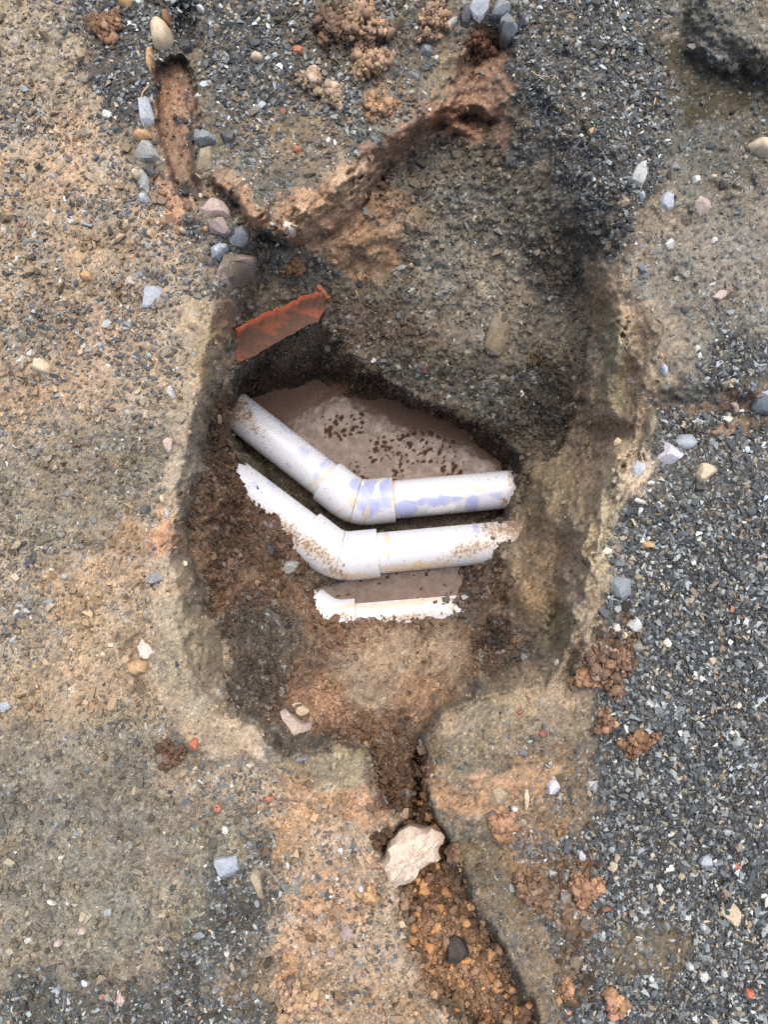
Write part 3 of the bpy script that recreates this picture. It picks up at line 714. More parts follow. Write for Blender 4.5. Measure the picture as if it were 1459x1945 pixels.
pipe('middle white drain pipe half covered by soil at its left end', (641, 1058), (386, 866), (1030, 1022), -.390, .088, .091,
     [(481,922,13,11,20,LAV,.6),(523,922,16,6,35,LAV,.5),(905,1000,8,15,0,LAV,.6),(925,1005,6,10,0,LAV,.5),(736,1034,7,30,-4,TAN,.7),(770,1078,50,9,-4,TAN,.8),(660,1094,70,5,3,TAN,.8),(820,1072,40,7,-8,TAN,.7),(600,985,10,5,40,TAN,.5),(755,1040,30,4,-5,(226,216,200),.6)],
     [(425,870,20,30,-40,1.),(540,1004,80,20,37,.62),(470,955,50,14,45,.5),(600,1044,60,18,37,.75),(640,1085,40,12,30,.55),(940,1010,30,30,-5,.75),(900,1040,70,18,-20,.75),(700,1075,20,6,0,.3),(980,1010,30,60,0,1.)], 301, (655, 1012, 634, 1100))
pipe('lower white drain pipe of which only a muddy crescent shows above the mud', (628, 1178), (520, 1092), (920, 1154), -.461, .060, .060,
     [(760,1146,110,6,-5,TAN,.7),(650,1152,40,6,-12,TAN,.7),(760,1162,14,6,0,LAV,.5),(700,1166,10,5,0,LAV,.4)],
     [(780,1172,110,12,-5,.58),(650,1170,50,10,0,.6),(590,1150,40,14,35,.5),(860,1150,24,14,0,.6)], 401, None)
print('pipes', round(time.time()-T0, 1))

# ------------------------------------------------------------------ orange shard of an old drain
def shard():
    top = [(452,628),(480,610),(510,596),(540,583),(570,569),(598,558),(612,557),(624,568)]
    bot = [(446,692),(474,680),(505,662),(540,642),(562,630),(585,617),(604,611),(622,580)]
    def lift(A, a, b):
        A = np.array(A, float); zz = z_at(A[:, 0], A[:, 1]); t = np.linspace(0, 1, len(A))
        return np.column_stack([A, np.polyval(np.polyfit(t, zz, 1), t)+a*(1-t)+b*t])
    top = lift(top, .022, .018); bot = lift(bot, .030, .026)
    n, m = 60, 24
    T_ = np.array(top, float); B_ = np.array(bot, float); tt = np.linspace(0, 1, n)
    def res(A): 
        k = np.linspace(0, 1, len(A)); return np.stack([np.interp(tt, k, A[:, i]) for i in range(3)], -1)
    A, Bq = res(T_), res(B_)
    jag = fbm(tt*600, tt*0+3, 22, 7, 3)
    A[:, 1] += jag*5; Bq[:, 1] += fbm(tt*600, tt*0+9, 30, 8, 3)*3
    s = np.linspace(0, 1, m)[None, :, None]
    G = A[:, None]*(1-s)+Bq[:, None]*s
    Wd = world_at(G[..., 0], G[..., 1], G[..., 2])
    # bow of the old pipe wall
    du = np.gradient(Wd, axis=0); dv = np.gradient(Wd, axis=1); nn = np.cross(dv, du); nn /= np.linalg.norm(nn, axis=-1, keepdims=True)
    if nn[..., 2].mean() < 0: nn = -nn
    bow = np.sin(np.linspace(0, math.pi, m))[None, :, None]*.010
    front = Wd-nn*bow*.5; back = front-nn*.011
    vs_ = np.concatenate([front.reshape(-1, 3), back.reshape(-1, 3)]); k = n*m
    ii = np.arange(k).reshape(n, m)
    f = np.stack([ii[:-1, :-1], ii[:-1, 1:], ii[1:, 1:], ii[1:, :-1]], -1).reshape(-1, 4)
    fb = f[:, ::-1]+k
    def rim(a): return np.stack([a[:-1], a[1:], a[1:]+k, a[:-1]+k], -1)
    edges = np.concatenate([rim(ii[:, 0]), rim(ii[::-1, -1]), rim(ii[0, ::-1]), rim(ii[-1, :])])
    pu, pv = G[..., 0].ravel(), G[..., 1].ravel()
    wash = fbm(pu*.8+pv*.5, pv*2.2-pu*.9, 26, 12, 4)
    dirt = (sstep(wash+.2*np.tile(np.linspace(0, 1, m), n)+.22, -.2, .3)*.92)[:, None]
    cf = lin(150, 90, 68)*(1-dirt)+lin(102, 78, 64)*dirt
    topm = np.tile(np.exp(-(np.linspace(0, 1, m)/.09)**2), n)[:, None]
    cf = cf*(1-topm)+lin(196, 108, 78)*topm
    cb = np.ones((k, 3))*lin(232, 122, 84)
    me = mesh_np('pipe_shard', vs_, np.concatenate([f, fb, edges]), 4, np.concatenate([cf, cb]), True)
    me.set_sharp_from_angle(angle=math.radians(40))
    o = link('pipe_shard', me, M_clay); return o
sh = shard(); root = empty('drain_shard', world_at(530, 640, -.23), 'curved orange clay drain shard sticking out of the pit bank', 'clay shard')
sh.name = 'shard_wall'; attach(sh, root)
def spur():
    pts = [(600,536),(606,533),(611,545),(620,556),(630,570),(622,572),(612,560),(603,552),(601,544)]
    return pts

# ------------------------------------------------------------------ single stones
COLS = dict(slate=(144,151,158), dark=(76,80,88), blue=(178,187,197), pale=(216,218,214), white=(232,226,214), cream=(220,202,172), chalk=(222,204,186), tan=(196,164,124), brown=(140,106,80),
            orange=(212,126,94), ochre=(206,166,120), red=(156,100,92), pink=(200,182,172), mauve=(164,146,144), grey=(168,173,170), olive=(168,156,132), quartz=(216,214,226), char=(52,56,62), brick=(192,120,92), mud=(138,126,106))
def resample(poly, n):
    Q = np.array(poly+[poly[0]], float); d = np.concatenate([[0], np.cumsum(np.hypot(*np.diff(Q, axis=0).T))])
    t = np.linspace(0, d[-1], n, endpoint=False)
    return np.stack([np.interp(t, d, Q[:, 0]), np.interp(t, d, Q[:, 1])], -1)
def stone(name, style, ck, hmm, label, poly, cat='stone', group='single stones lying around the pit', lift=0., parent=None, zfix=None, dusty=False):
    if len(poly) == 5 and not isinstance(poly[0], tuple): poly = E(*poly) 
    seed = int(abs(poly[0][0]*7+poly[0][1]*13)) % 9973; rg = np.random.default_rng(seed)
    n = 36; O = resample(poly, n); C0 = O.mean(0)
    O = O+rg.normal(0, .8 if len(poly) > 12 and style == 'block' else .35, O.shape)
    zc = np.median(z_at(O[:, 0], O[:, 1])) if zfix is None else zfix
    zo = .65*(z_at(O[:, 0], O[:, 1]) if zfix is None else zc)+.35*zc
    h = hmm*1.25/1000.
    ring = world_at(O[:, 0], O[:, 1], zo+lift+h*.12); cen = ring.mean(0)
    if style == 'slate': prof = [(.80, -.5), (.97, -.1), (1.0, .15), (.985, .5), (.93, .72), (.80, .80), (.6, .84), (.35, .88), (.12, .88)]
    elif style == 'block': prof = [(.85, -.6), (.98, -.1), (1.0, .2), (.96, .55), (.86, .82), (.70, .92), (.5, .98), (.3, 1.0), (.1, 1.0)]
    else: prof = [(.72, -.6), (.95, -.15), (1.0, .1), (.96, .38), (.86, .62), (.70, .80), (.5, .92), (.28, .98), (.1, 1.0)]
    V_ = []
    tiltv = rg.normal(0, .10 if style != 'slate' else .06, 2); sz = np.abs(ring-cen).max()
    for sc_, zz in prof:
        q = cen+(ring-cen)*sc_; q[:, 2] = (ring[:, 2]-cen[2])*max(sc_, .2)+cen[2]+h*(zz-.25)
        q[:, 2] += ((q[:, 0]-cen[0])*tiltv[0]+(q[:, 1]-cen[1])*tiltv[1])*(zz > .3)
        V_.append(q)
    V_ = np.concatenate(V_); top = V_[-n:].mean(0)[None]; V_ = np.concatenate([V_, top])
    # break faces: clip with a few planes
    rel = V_-cen
    for q_ in range({'round': 5, 'slate': 7, 'block': 8}[style]):
        an = rg.uniform(0, 6.283); up_ = rg.uniform(.25 if len(poly) < 13 or style == 'round' else .8, .95) if q_ else .97
        d = np.array([math.cos(an)*math.sqrt(1-up_**2), math.sin(an)*math.sqrt(1-up_**2), up_])
        e = (rel@d); lim = e.max()*(rg.uniform(.6, .82) if style != 'round' else rg.uniform(.8, .95))
        over = np.maximum(e-lim, 0); rel = rel-np.outer(over*(.98 if style != 'round' else .8), d)
    nz = np.array([mnoise.noise(Vector((p*260/ max(1, sz/.02)).tolist())+Vector((seed, 0, 0))) for p in rel])
    big = len(poly) > 12 and style == 'block'
    rel = rel*(1+(.05 if big else .05)*nz)[:, None]
    if big: rel[:, 2] += np.array([mnoise.fractal(Vector((p*120).tolist())+Vector((seed, 0, 0)), .8, 2.1, 5) for p in rel])*h*.13
    V_ = rel
    m = len(prof); i = np.arange(m-1)[:, None]*n; j = np.arange(n)[None]; j2 = (j+1) % n
    f = np.stack([i+j, i+j2, i+n+j2, i+n+j], -1).reshape(-1, 4)
    a = (m-1)*n
    tri = [[a+k, a+(k+1) % n, m*n] for k in range(n)]
    me = bpy.data.meshes.new(name); me.from_pydata(V_.tolist(), [], f.tolist()+tri); 
    # outline direction may be either way round
    bm = bmesh.new(); bm.from_mesh(me); bmesh.ops.recalc_face_normals(bm, faces=bm.faces)
    if sum(f_.normal.z*f_.calc_area() for f_ in bm.faces if f_.calc_center_median().z > 0) < 0: bmesh.ops.reverse_faces(bm, faces=bm.faces)
    bm.to_mesh(me); bm.free()
    me.polygons.foreach_set('use_smooth', np.ones(len(me.polygons), bool)); me.set_sharp_from_angle(angle=math.radians(16 if style != 'round' else 40))
    base = lin(*COLS[ck], .85); W_ = V_+cen
    mo = fbm(W_[:, 0]*3000, W_[:, 1]*3000+W_[:, 2]*2000, 30, seed % 50, 3); mo2 = fbm(W_[:, 0]*3000, W_[:, 1]*3000, 7, seed % 40, 2)
    c = base*(1+.28*mo+.14*mo2)[:, None]
    low = np.clip(-(V_[:, 2]-.0*h)/max(h, .004)*.8, 0, .55)*(1+mo2)
    dirt = sstep(mo*.5+mo2*.35+.16, .2, .5)*.32
    if dusty: dirt = np.maximum(dirt, sstep(1-np.hypot(V_[:, 0]/np.abs(V_[:, 0]).max(), V_[:, 1]/np.abs(V_[:, 1]).max())+.35*mo, .22, .5)*.95)
    k = np.clip(dirt+low+.10, 0, .95)[:, None]
    c = c*(1-k)+np.clip(fld(COL, np.array([C0[0]]), np.array([C0[1]])), .05, .4)*k
    at = me.color_attributes.new('tint', 'FLOAT_COLOR', 'POINT'); cc = np.ones((len(V_), 4), np.float32); cc[:, :3] = np.clip(c, .01, .85); at.data.foreach_set('color', cc.ravel())
    o = link(name, me, M_stone); o.location = cen
    if parent is None:
        o['label'] = label; o['category'] = cat
        if group: o['group'] = group
    else: o.parent = parent; o.location = Vector(cen)-parent.location
    return o
S = stone
# bright orange spur of the shard, broken across its right end
sp_o = S('broken_edge', 'block', 'brick', 9, '', spur(), parent=root, lift=.006)
BR = dict(cat='brick fragment', group='orange and red brick fragments')
PB = dict(cat='pebble', group='small pebbles strewn on the ground')
# top left gully
S('lumpy_stone','round','cream',34,'lumpy buff stone at the head of the top left gully',[(284,46),(298,38),(316,48),(328,64),(327,80),(313,95),(292,91),(288,68)])
S('slate_stone','block','dark',20,'dark blue stone right of the lumpy buff stone',[(333,88),(344,74),(360,74),(365,97),(350,102),(336,97)])
S('soil_lump','round','tan',16,'narrow tan soil lump below the lumpy buff stone',[(278,90),(289,92),(294,118),(286,142),(277,124)],cat='soil lump')
S('soil_lump','round','brown',16,'brown soil lump touching the top of the lumpy buff stone',[(306,20),(318,18),(328,36),(324,50),(310,46)],cat='soil lump')
S('pebble','round','ochre',14,'ochre stone cut by the top edge left of the gully',[(222,-4),(247,-6),(251,8),(241,16),(226,10)],**PB)
S('slate_stone','slate','blue',14,'long narrow blue slate stone beside the top left gully',[(257,190),(271,172),(281,186),(291,214),(298,244),(272,246),(265,224),(258,210)])
S('pebble','round','ochre',20,'orange ochre pebble between two grey stones at the gully edge',[(252,258),(262,250),(285,252),(288,263),(271,271),(256,268)],**PB)
S('stone','block','grey',26,'broad grey green stone just below the orange ochre pebble',[(249,288),(268,268),(283,266),(304,298),(290,308),(262,303)])
S('stone','block','grey',18,'upright grey stone carrying a small cream pebble',[(256,326),(268,317),(286,345),(281,361),(262,358)])
S('pebble','round','cream',13,'cream pebble perched on the upright grey stone',(258,331,8,8,0),lift=.012,**PB)
S('slate_stone','slate','dark',12,'dark slate chip tucked behind the upright grey stone',[(273,318),(290,316),(295,330),(285,340)])
S('stone','block','blue',13,'small pale blue stone under the upright grey stone',[(257,376),(270,367),(283,374),(280,387),(262,385)])
S('slate_stone','slate','olive',9,'flat olive shard on the sand left of the grey stones',[(152,331),(180,328),(191,341),(183,350),(168,343)])
S('stone','block','slate',24,'grey stone lying on the striped stone at the gully mouth',[(368,270),(372,252),(386,245),(411,258),(405,268),(381,275)],lift=.008)
S('striped_stone','block','olive',22,'tall brown grey stone with a pale stripe under a grey stone',[(380,275),(403,272),(403,317),(377,330),(370,315),(374,295)])
S('slate_stone','slate','dark',15,'dark slate stone right of the striped stone',[(415,251),(428,245),(446,252),(440,278),(425,274)])
S('quartz_rock','block','pink',18,'pinkish white quartz rock topping the stone heap by the pit',[(367,405),(386,393),(405,381),(426,383),(438,400),(436,420),(420,410),(400,412),(376,417)])
S('stone','block','mauve',22,'mauve grey stone under the pinkish quartz rock',[(394,425),(412,408),(425,412),(438,440),(425,448),(398,440)],lift=.006)
S('stone','block','slate',22,'blue grey stone with a notch on the right of the stone heap',[(431,447),(440,437),(475,433),(473,450),(460,468),(439,465)],lift=.006)
S('stone','block','blue',20,'blue grey stone at the bottom of the stone heap',[(400,470),(412,456),(428,460),(433,475),(415,496),(401,486)],lift=.004)
S('rock','block','mauve',34,'large mauve rock jutting over the pit below the stone heap',[(405,546),(408,505),(430,474),(468,466),(488,491),(479,515),(456,535),(445,540),(426,553),(411,553)],cat='rock',dusty=True)
S('block_stone','block','white',16,'white blocky stone in the crease at the head of the pit',[(534,429),(545,419),(566,427),(560,445),(540,441)])
S('pebble','round','tan',9,'tan pebble left of the white pebble above the quartz rock',(365,380,6,5,20),**PB)
S('pebble','round','cream',9,'white pebble just above the pinkish quartz rock',(381,373,5,5,0),**PB)
S('pebble','round','cream',10,'cream pebble on the sand left of the mauve grey stone',(347,439,8,5,30),**PB)
S('pebble','round','ochre',9,'ochre pebble left of the mauve grey stone',(391,436,6,5,10),**PB)
S('brick_fragment','block','red',9,'small red chip on the sand near the left edge',[(34,425),(44,422),(46,431),(36,433)],**BR)
S('brick_fragment','block','brick',12,'orange brick chip with a dull half in the upper gravel',[(553,90),(564,85),(576,92),(573,103),(560,104)],**BR)
S('brick_fragment','block','brick',10,'small orange brick chip above the brown clay ridge',[(555,279),(564,276),(574,286),(566,292),(556,288)],**BR)
S('brick_fragment','block','red',8,'dull red chip in the gravel left of the soil clods',(538,211,6,6,0),**BR)
S('lumpy_stone','round','cream',12,'pale lumpy bit on the gravel above the first orange chip',(487,109,13,8,10))
S('pebble','round','pale',10,'pale pebble in the gravel right of the gully',(381,18,8,6,40),**PB)
S('stone','slate','pale',8,'light grey chip left of the gully on gravel',(203,217,10,8,20))
# top edge
S('slate_stone','slate','blue',17,'large blue slate slab at the top edge of the picture',[(884,-2),(931,-4),(928,20),(913,40),(896,26),(885,12)],lift=.006)
S('slate_stone','slate','slate',17,'blue slate stone between the large slab and the square stone',[(930,18),(945,1),(968,2),(971,18),(955,32),(932,29)],lift=.004)
S('block_stone','block','slate',24,'square grey stone at the mouth of the brown channel',[(949,31),(985,27),(984,58),(966,77),(950,75)],lift=.004)
S('slate_stone','slate','dark',12,'dark slate half hidden behind the square grey stone',[(984,22),(1004,26),(1003,48),(987,52)])
S('stone','block','grey',14,'narrow grey stone left of the large blue slab',[(848,48),(858,26),(869,26),(868,44),(857,58)])
S('slate_stone','slate','dark',12,'dark slate under the left corner of the large blue slab',[(872,16),(885,14),(900,32),(893,50),(877,50)])
S('slate_stone','block','slate',15,'blue grey stone below the tan soil clods',[(793,86),(819,83),(822,100),(815,108),(797,101)])
S('slate_stone','slate','dark',9,'flat dark slate on the gravel slope right of the channel mouth',[(957,300),(964,285),(982,280),(986,318),(970,319)])
S('pebble','block','pale',12,'pale triangular pebble on the dark gravel tongue',[(1091,80),(1099,72),(1105,86),(1101,93),(1093,90)],**PB)
S('pebble','block','tan',10,'tan chip in the middle of the dark gravel tongue',[(1115,250),(1128,243),(1134,247),(1122,257)],**PB)
S('pebble','round','red',9,'red pebble stuck in the brown clay channel',(877,203,8,5,40),**PB)
S('stone','block','pink',10,'pink brown stone poking from the shaded bank at top right',[(1384,120),(1398,117),(1403,126),(1395,134)])
# right ground
S('stone','block','pale',24,'pale upright stone at the rim below the dark gravel tongue',[(1198,343),(1209,313),(1224,310),(1229,340),(1220,354),(1204,347)])
S('stone','block','blue',13,'small bluish stone just below the pale upright rim stone',[(1212,368),(1222,363),(1227,376),(1219,384)])
S('stone','slate','blue',10,'flat blue grey stone bedded right of the rim stones',[(1252,375),(1258,364),(1280,370),(1285,390),(1269,404),(1256,396)])
S('stone','block','pink',20,'pinkish white stone standing in pale packed gravel',[(1318,386),(1328,371),(1341,378),(1350,400),(1342,412),(1322,403)])
S('pebble','block','pale',12,'white double pebble above the pinkish white stone',[(1311,340),(1320,333),(1334,337),(1330,347),(1316,349)],**PB)
S('pebble','round','cream',9,'cream pebble right of the white double pebble',(1355,337,7,5,0),**PB)
S('stone','block','pale',13,'pale pitted stone below the pinkish white stone',[(1262,466),(1270,452),(1283,452),(1282,470),(1270,476)])
S('pebble','block','pale',10,'pale chip right of the pale pitted stone',[(1350,457),(1358,449),(1368,453),(1362,462),(1352,463)],**PB)
S('soil_lump','round','cream',26,'cream crumbly lump at the right edge of the picture',[(1419,276),(1438,266),(1466,268),(1470,305),(1446,296),(1428,287)],cat='soil lump')
S('stone','block','olive',13,'brownish stone at the lower edge of the dark gravel tongue',[(1173,385),(1183,375),(1199,380),(1196,391),(1180,393)])
S('stone','block','pink',13,'pinkish beige stone in gravel left of the right edge',[(1352,565),(1366,552),(1386,550),(1383,562),(1366,573)])
S('slate_stone','block','slate',15,'blue stone at the rim right of the clay wall',[(1209,505),(1218,500),(1232,510),(1234,519),(1218,517)])
S('pebble','block','white',12,'white chip in pale gravel above the dark gravel hollow',[(1318,660),(1324,654),(1331,663),(1322,670)],**PB)
S('pebble','block','pale',12,'pale oval pebble right of the clay wall top',[(1323,674),(1331,668),(1335,680),(1328,685)],**PB)
S('pebble','round','blue',12,'bluish oval pebble beside the clay wall',(1262,703,7,13,-8),**PB)
S('pebble','round','ochre',8,'orange pebble above the bluish oval pebble',(1256,676,4,5,0),**PB)
S('rock','block','blue',32,'blue grey rock cut off by the right edge',[(1431,774),(1440,746),(1459,736),(1482,758),(1468,787),(1441,783)],cat='rock')
S('standing_stone','block','olive',26,'upright brown stone holding back dark gravel at the trench mouth',[(1228,802),(1235,786),(1246,792),(1245,825),(1239,834),(1229,826)])
S('rock','block','quartz',26,'large white triangular stone on the right rim',[(1254,833),(1280,846),(1303,862),(1286,877),(1270,886),(1248,879),(1245,868),(1252,850)],cat='rock')
S('stone','round','blue',24,'rounded blue stone behind the large white triangular stone',[(1279,839),(1290,826),(1312,823),(1327,841),(1318,853),(1298,856)])
S('stone','block','blue',18,'small blue wedge stone on the smooth clay shoulder',[(1199,886),(1206,875),(1227,882),(1221,900),(1212,913),(1203,903)])
S('stone','block','cream',18,'cream grey notched stone on gravel right of the white triangle',[(1322,896),(1335,877),(1349,880),(1365,895),(1350,905),(1341,925),(1326,921)])
S('stone','slate','pale',9,'thin pale shard below the small blue wedge stone',[(1198,936),(1206,945),(1228,950),(1232,960),(1213,957),(1201,950)])
S('pebble','round','white',10,'white pebble at the gravel edge below the blue wedge stone',(1237,918,8,5,0),**PB)
S('stone','slate','pink',11,'pinkish sliver lying in the small right trench',[(1387,762),(1394,758),(1405,781),(1396,786)])
S('pebble','round','red',9,'red pebble on the sandy patch right of the trench',(1352,822,5,5,0),**PB)
S('stone','slate','olive',11,'flat greyish stone on dark gravel near the right edge',[(1368,725),(1400,718),(1396,735),(1376,742)])
# in the pit
S('pebble','block','red',14,'red rounded triangle stone on the pit slope',[(796,691),(807,682),(816,694),(807,708),(797,708)],**PB)
S('mud_lump','round','mud',11,'smooth tan mud lump stuck on the pit slope',[(918,662),(930,612),(945,582),(970,586),(973,630),(961,668),(936,673)],cat='mud lump',group=None)
S('slate_stone','slate','char',14,'black slate stone above the orange shard',[(580,506),(594,490),(613,488),(611,512),(595,515)])
S('slate_stone','slate','char',9,'narrow dark slate on the pit slope in mid height',[(765,425),(776,422),(784,440),(778,450),(768,442)])
S('stone','slate','grey',8,'flat grey pebble stone right of the sandy fan',(762,508,11,6,-8))
S('leaf_stone','block','grey',17,'pale leaf shaped stone on soil left of the middle pipe elbow',[(530,1089),(538,1068),(560,1063),(571,1070),(560,1086),(541,1093)])
S('slate_stone','block','dark',13,'dark grey chip above the leaf shaped stone',[(503,1036),(514,1033),(523,1044),(519,1055),(507,1052)])
S('quartz_rock','block','pink',24,'broken pink and white rock at the foot of the ramp',[(530,1352),(540,1345),(560,1362),(578,1374),(600,1368),(600,1386),(576,1390),(564,1402),(546,1387)],cat='rock')
S('quartz_piece','block','cream',16,'cream crumbled piece leaning on the broken pink rock',[(552,1338),(566,1330),(590,1348),(588,1366),(570,1366)])
S('slate_stone','slate','slate',13,'blue slate on the bank below the broken pink rock',[(548,1441),(564,1430),(591,1429),(582,1443),(556,1449)])
S('brick_fragment','block','red',8,'dark red chip on the clay right of the ramp',[(925,1317),(937,1309),(944,1312),(938,1321),(927,1321)],**BR)
S('brick_fragment','block','red',8,'rusty chip on the clay near the right rim',[(976,1352),(996,1346),(998,1353),(982,1359)],**BR)
S('brick_fragment','round','red',7,'dark rust pebble above the pale quartz by the gravel',(1031,1394,8,7,30),**BR)
# left ground
S('stone','slate','blue',16,'blue stone with white veins on the left sand',[(270,586),(275,546),(290,533),(312,552),(300,575),(281,587)])
S('pebble','round','ochre',12,'ochre pebble left of the white veined blue stone',[(151,524),(160,512),(173,518),(174,533),(160,534)],**PB)
S('stone','block','pink',11,'pale pinkish stone between the ochre pebble and the veined stone',[(234,532),(246,525),(262,529),(260,540),(243,543)])
S('lumpy_stone','round','cream',17,'cream lumpy stone on gravel near the left edge',[(60,700),(66,682),(84,682),(98,698),(92,710),(72,710)])
S('stone','block','pale',14,'pale blue white stone at the top of the left clay wall',[(314,736),(327,731),(332,755),(322,760)])
S('stone','block','pink',15,'pale pink stone set in the left clay wall',[(310,838),(321,825),(330,840),(325,862),(312,866)])
S('pebble','round','cream',12,'cream pebble low on the left wall rim',(308,948,6,9,-10),**PB)
S('slate_stone','round','dark',12,'dark blue pebble stone left of the cream rim pebble',(276,969,10,10,0))
S('stone','block','grey',10,'narrow grey chip under the cream rim pebble',(316,976,5,11,0))
S('stone','block','slate',17,'slate stone with a bright edge on the left rim',[(272,1103),(285,1090),(302,1085),(310,1100),(291,1110)])
S('stone','block','white',26,'white stone above a hole in the left sand',[(260,1226),(270,1211),(285,1222),(291,1240),(281,1252),(264,1247)])
S('soil_lump','round','tan',20,'tan soil lump right below the white stone',[(238,1262),(262,1250),(282,1256),(280,1276),(258,1284),(240,1276)],cat='soil lump')
S('brick_fragment','block','orange',15,'bright orange brick piece at the lower left of the pit',[(357,1411),(367,1400),(376,1405),(375,1422),(362,1428)],**BR)
S('slate_stone','slate','dark',6,'large dark slate bedded flat in the left ground',[(45,1078),(50,1052),(70,1040),(68,1070),(54,1086)])
S('slate_stone','slate','slate',6,'small dark slate bedded in orange sand on the left',(92,1141,10,7,-10))
S('stone','slate','blue',9,'bluish stone cut by the left edge of the picture',[(-6,1335),(15,1331),(22,1343),(8,1353),(-6,1350)])
S('stone','round','grey',9,'grey round pebble in the left orange sand',(123,1095,7,7,0))
# lower left
S('rock','slate','blue',17,'large pale blue triangular stone at lower left',[(402,1630),(450,1623),(455,1650),(450,1671),(440,1674),(419,1668)],cat='rock')
S('slate_stone','slate','olive',15,'long narrow slate beside the pale blue triangular stone',[(476,1661),(485,1645),(493,1643),(500,1690),(500,1718),(490,1714),(482,1690)])
S('pebble','round','pink',14,'pinkish pebble upper of a pair at lower left',(156,1767,9,9,-30),**PB)
S('pebble','round','pink',13,'whitish pink pebble lower of a pair at lower left',(111,1790,8,7,0),**PB)
S('pebble','block','pink',17,'pinkish white pebble in gravel near the bottom edge',(228,1898,10,11,0),**PB)
S('pebble','block','pale',13,'pale green pebble near the bottom left corner',(52,1785,8,6,0),**PB)
S('pebble','block','blue',13,'light blue pebble in the bottom left gravel',(105,1884,10,7,-20),**PB)
S('pebble','round','white',9,'white sliver on the olive ground at lower left',(98,1713,11,4,20),**PB)
S('pebble','round','white',9,'white pebble on olive ground above the white sliver',(116,1627,7,4,-20),**PB)
S('pebble','block','white',11,'white pebble above the pale blue triangular stone',(428,1576,6,8,-20),**PB)
S('pebble','round','white',11,'white pebble in gravel right of the bottom gravel band',(431,1810,6,6,0),**PB)
S('stone','slate','slate',9,'bluish flat chip in the lower left gravel band',(378,1776,12,7,-15))
S('stone','block','grey',11,'grey rounded chip left of the lower gravel band',(204,1733,10,8,-30))
S('stone','slate','mauve',5,'purple grey stone bedded in the orange sand at the bottom',(658,1772,13,14,0))
S('stone','block','mauve',13,'mauve brown stone below the purple grey stone',[(617,1800),(627,1795),(637,1801),(634,1820),(622,1823)])
S('brick_fragment','block','brick',8,'small orange chip left of the orange sand patch',(512,1517,8,6,-30),**BR)
S('brick_fragment','round','brick',6,'rusty brown chip above the white pebble at lower left',(412,1536,9,9,0),**BR)
S('pebble','round','quartz',10,'pale quartz pebble among blue chips on orange sand',(686,1688,6,6,0),**PB)
# bottom middle and right
S('rock','block','chalk',44,'large cream rock bridging the bottom gully',[(735,1605),(752,1590),(770,1573),(783,1570),(800,1577),(822,1576),(847,1588),(845,1600),(832,1615),(838,1632),(820,1643),(797,1650),(790,1668),(775,1677),(757,1680),(745,1693),(731,1685),(720,1660),(718,1641),(732,1625)],cat='rock',lift=.012,zfix=-.035)
S('slate_stone','slate','char',20,'black slate stone lying among clods in the bottom gully',[(847,1830),(850,1791),(864,1778),(885,1786),(893,1810),(892,1828),(869,1830)],lift=.012)
S('stone','block','cream',22,'tan and white stone on the gravel at lower right',[(1369,1736),(1380,1719),(1395,1715),(1410,1736),(1408,1762),(1390,1755)])
S('stone','slate','blue',14,'pale blue stone on the lower right gravel',[(1328,1637),(1335,1625),(1350,1624),(1357,1635),(1352,1650),(1336,1650)])
S('stone','block','quartz',14,'glassy white stone at the left of the lower right gravel',[(1095,1613),(1104,1612),(1113,1624),(1110,1635),(1101,1632)])
S('pebble','block','white',15,'white wedge pebble between the pale blue and tan stones',[(1247,1681),(1255,1678),(1261,1690),(1257,1706),(1249,1697)],**PB)
S('stone','slate','olive',9,'flat round grey stone on the orange clay right of the gully',[(928,1521),(935,1500),(950,1493),(965,1505),(962,1529),(940,1538),(929,1531)])
S('quartz_piece','block','quartz',18,'speckled quartz lump at the edge of the right gravel',[(1036,1494),(1045,1480),(1060,1479),(1064,1494),(1054,1508),(1040,1508)])
S('stone','slate','cream',9,'long pale chip right of the flat round grey stone',[(996,1500),(1004,1497),(1006,1512),(1002,1545),(996,1548)])
S('pebble','round','pale',10,'white ringed pebble right of the flat round grey stone',(977,1536,7,6,0),**PB)
S('stone','block','olive',12,'pale pebble stone below the white ringed pebble',(992,1562,10,8,-30))
S('rock','block','slate',18,'big flat grey rock at the edge of the right gravel',[(1155,1116),(1158,1099),(1175,1093),(1200,1100),(1199,1128),(1186,1143),(1166,1133)],cat='rock')
S('brick_fragment','block','tan',15,'salmon orange stone high on the right gravel',[(1212,1037),(1225,1026),(1246,1028),(1241,1040),(1219,1044)],**BR)
S('pebble','block','white',14,'white pebble left of the salmon orange stone',(1152,1047,10,7,-10),**PB)
S('stone','block','pale',14,'flaky pale stone below the big flat grey rock',[(1190,1186),(1205,1168),(1213,1175),(1223,1192),(1218,1204),(1201,1198)])
S('pebble','block','white',10,'white chip alone on the clay ridge right of the ramp',(1058,1258,5,7,20),**PB)
S('pebble','block','white',14,'white pebble in the right gravel beside the tan clods',(1268,1220,8,9,-30),**PB)
S('pebble','block','white',12,'white pebble directly left of the flaky pale stone',(1172,1193,6,9,0),**PB)
S('pebble','round','cream',12,'cream pebble below the flaky pale stone',(1186,1207,6,8,0),**PB)
S('stone','block','grey',15,'pale grey stone in the right gravel near the right edge',[(1388,1412),(1398,1398),(1412,1402),(1412,1416),(1396,1424)])
S('pebble','block','white',13,'white wedge in the right gravel above the pale grey stone',[(1393,1342),(1406,1332),(1411,1338),(1404,1346)],**PB)
S('pebble','round','pale',13,'round pale pebble at lower right edge of the gravel',(1335,1759,7,7,0),**PB)
S('pebble','block','pale',13,'pale pebble near the bottom right corner',(1338,1855,9,9,0),**PB)
S('pebble','round','pale',12,'round white pebble left of the pale pebble in the corner',(1310,1835,7,8,0),**PB)
S('pebble','round','orange',11,'orange pebble in gravel left of the bottom right corner',(1424,1886,9,8,0),**PB)
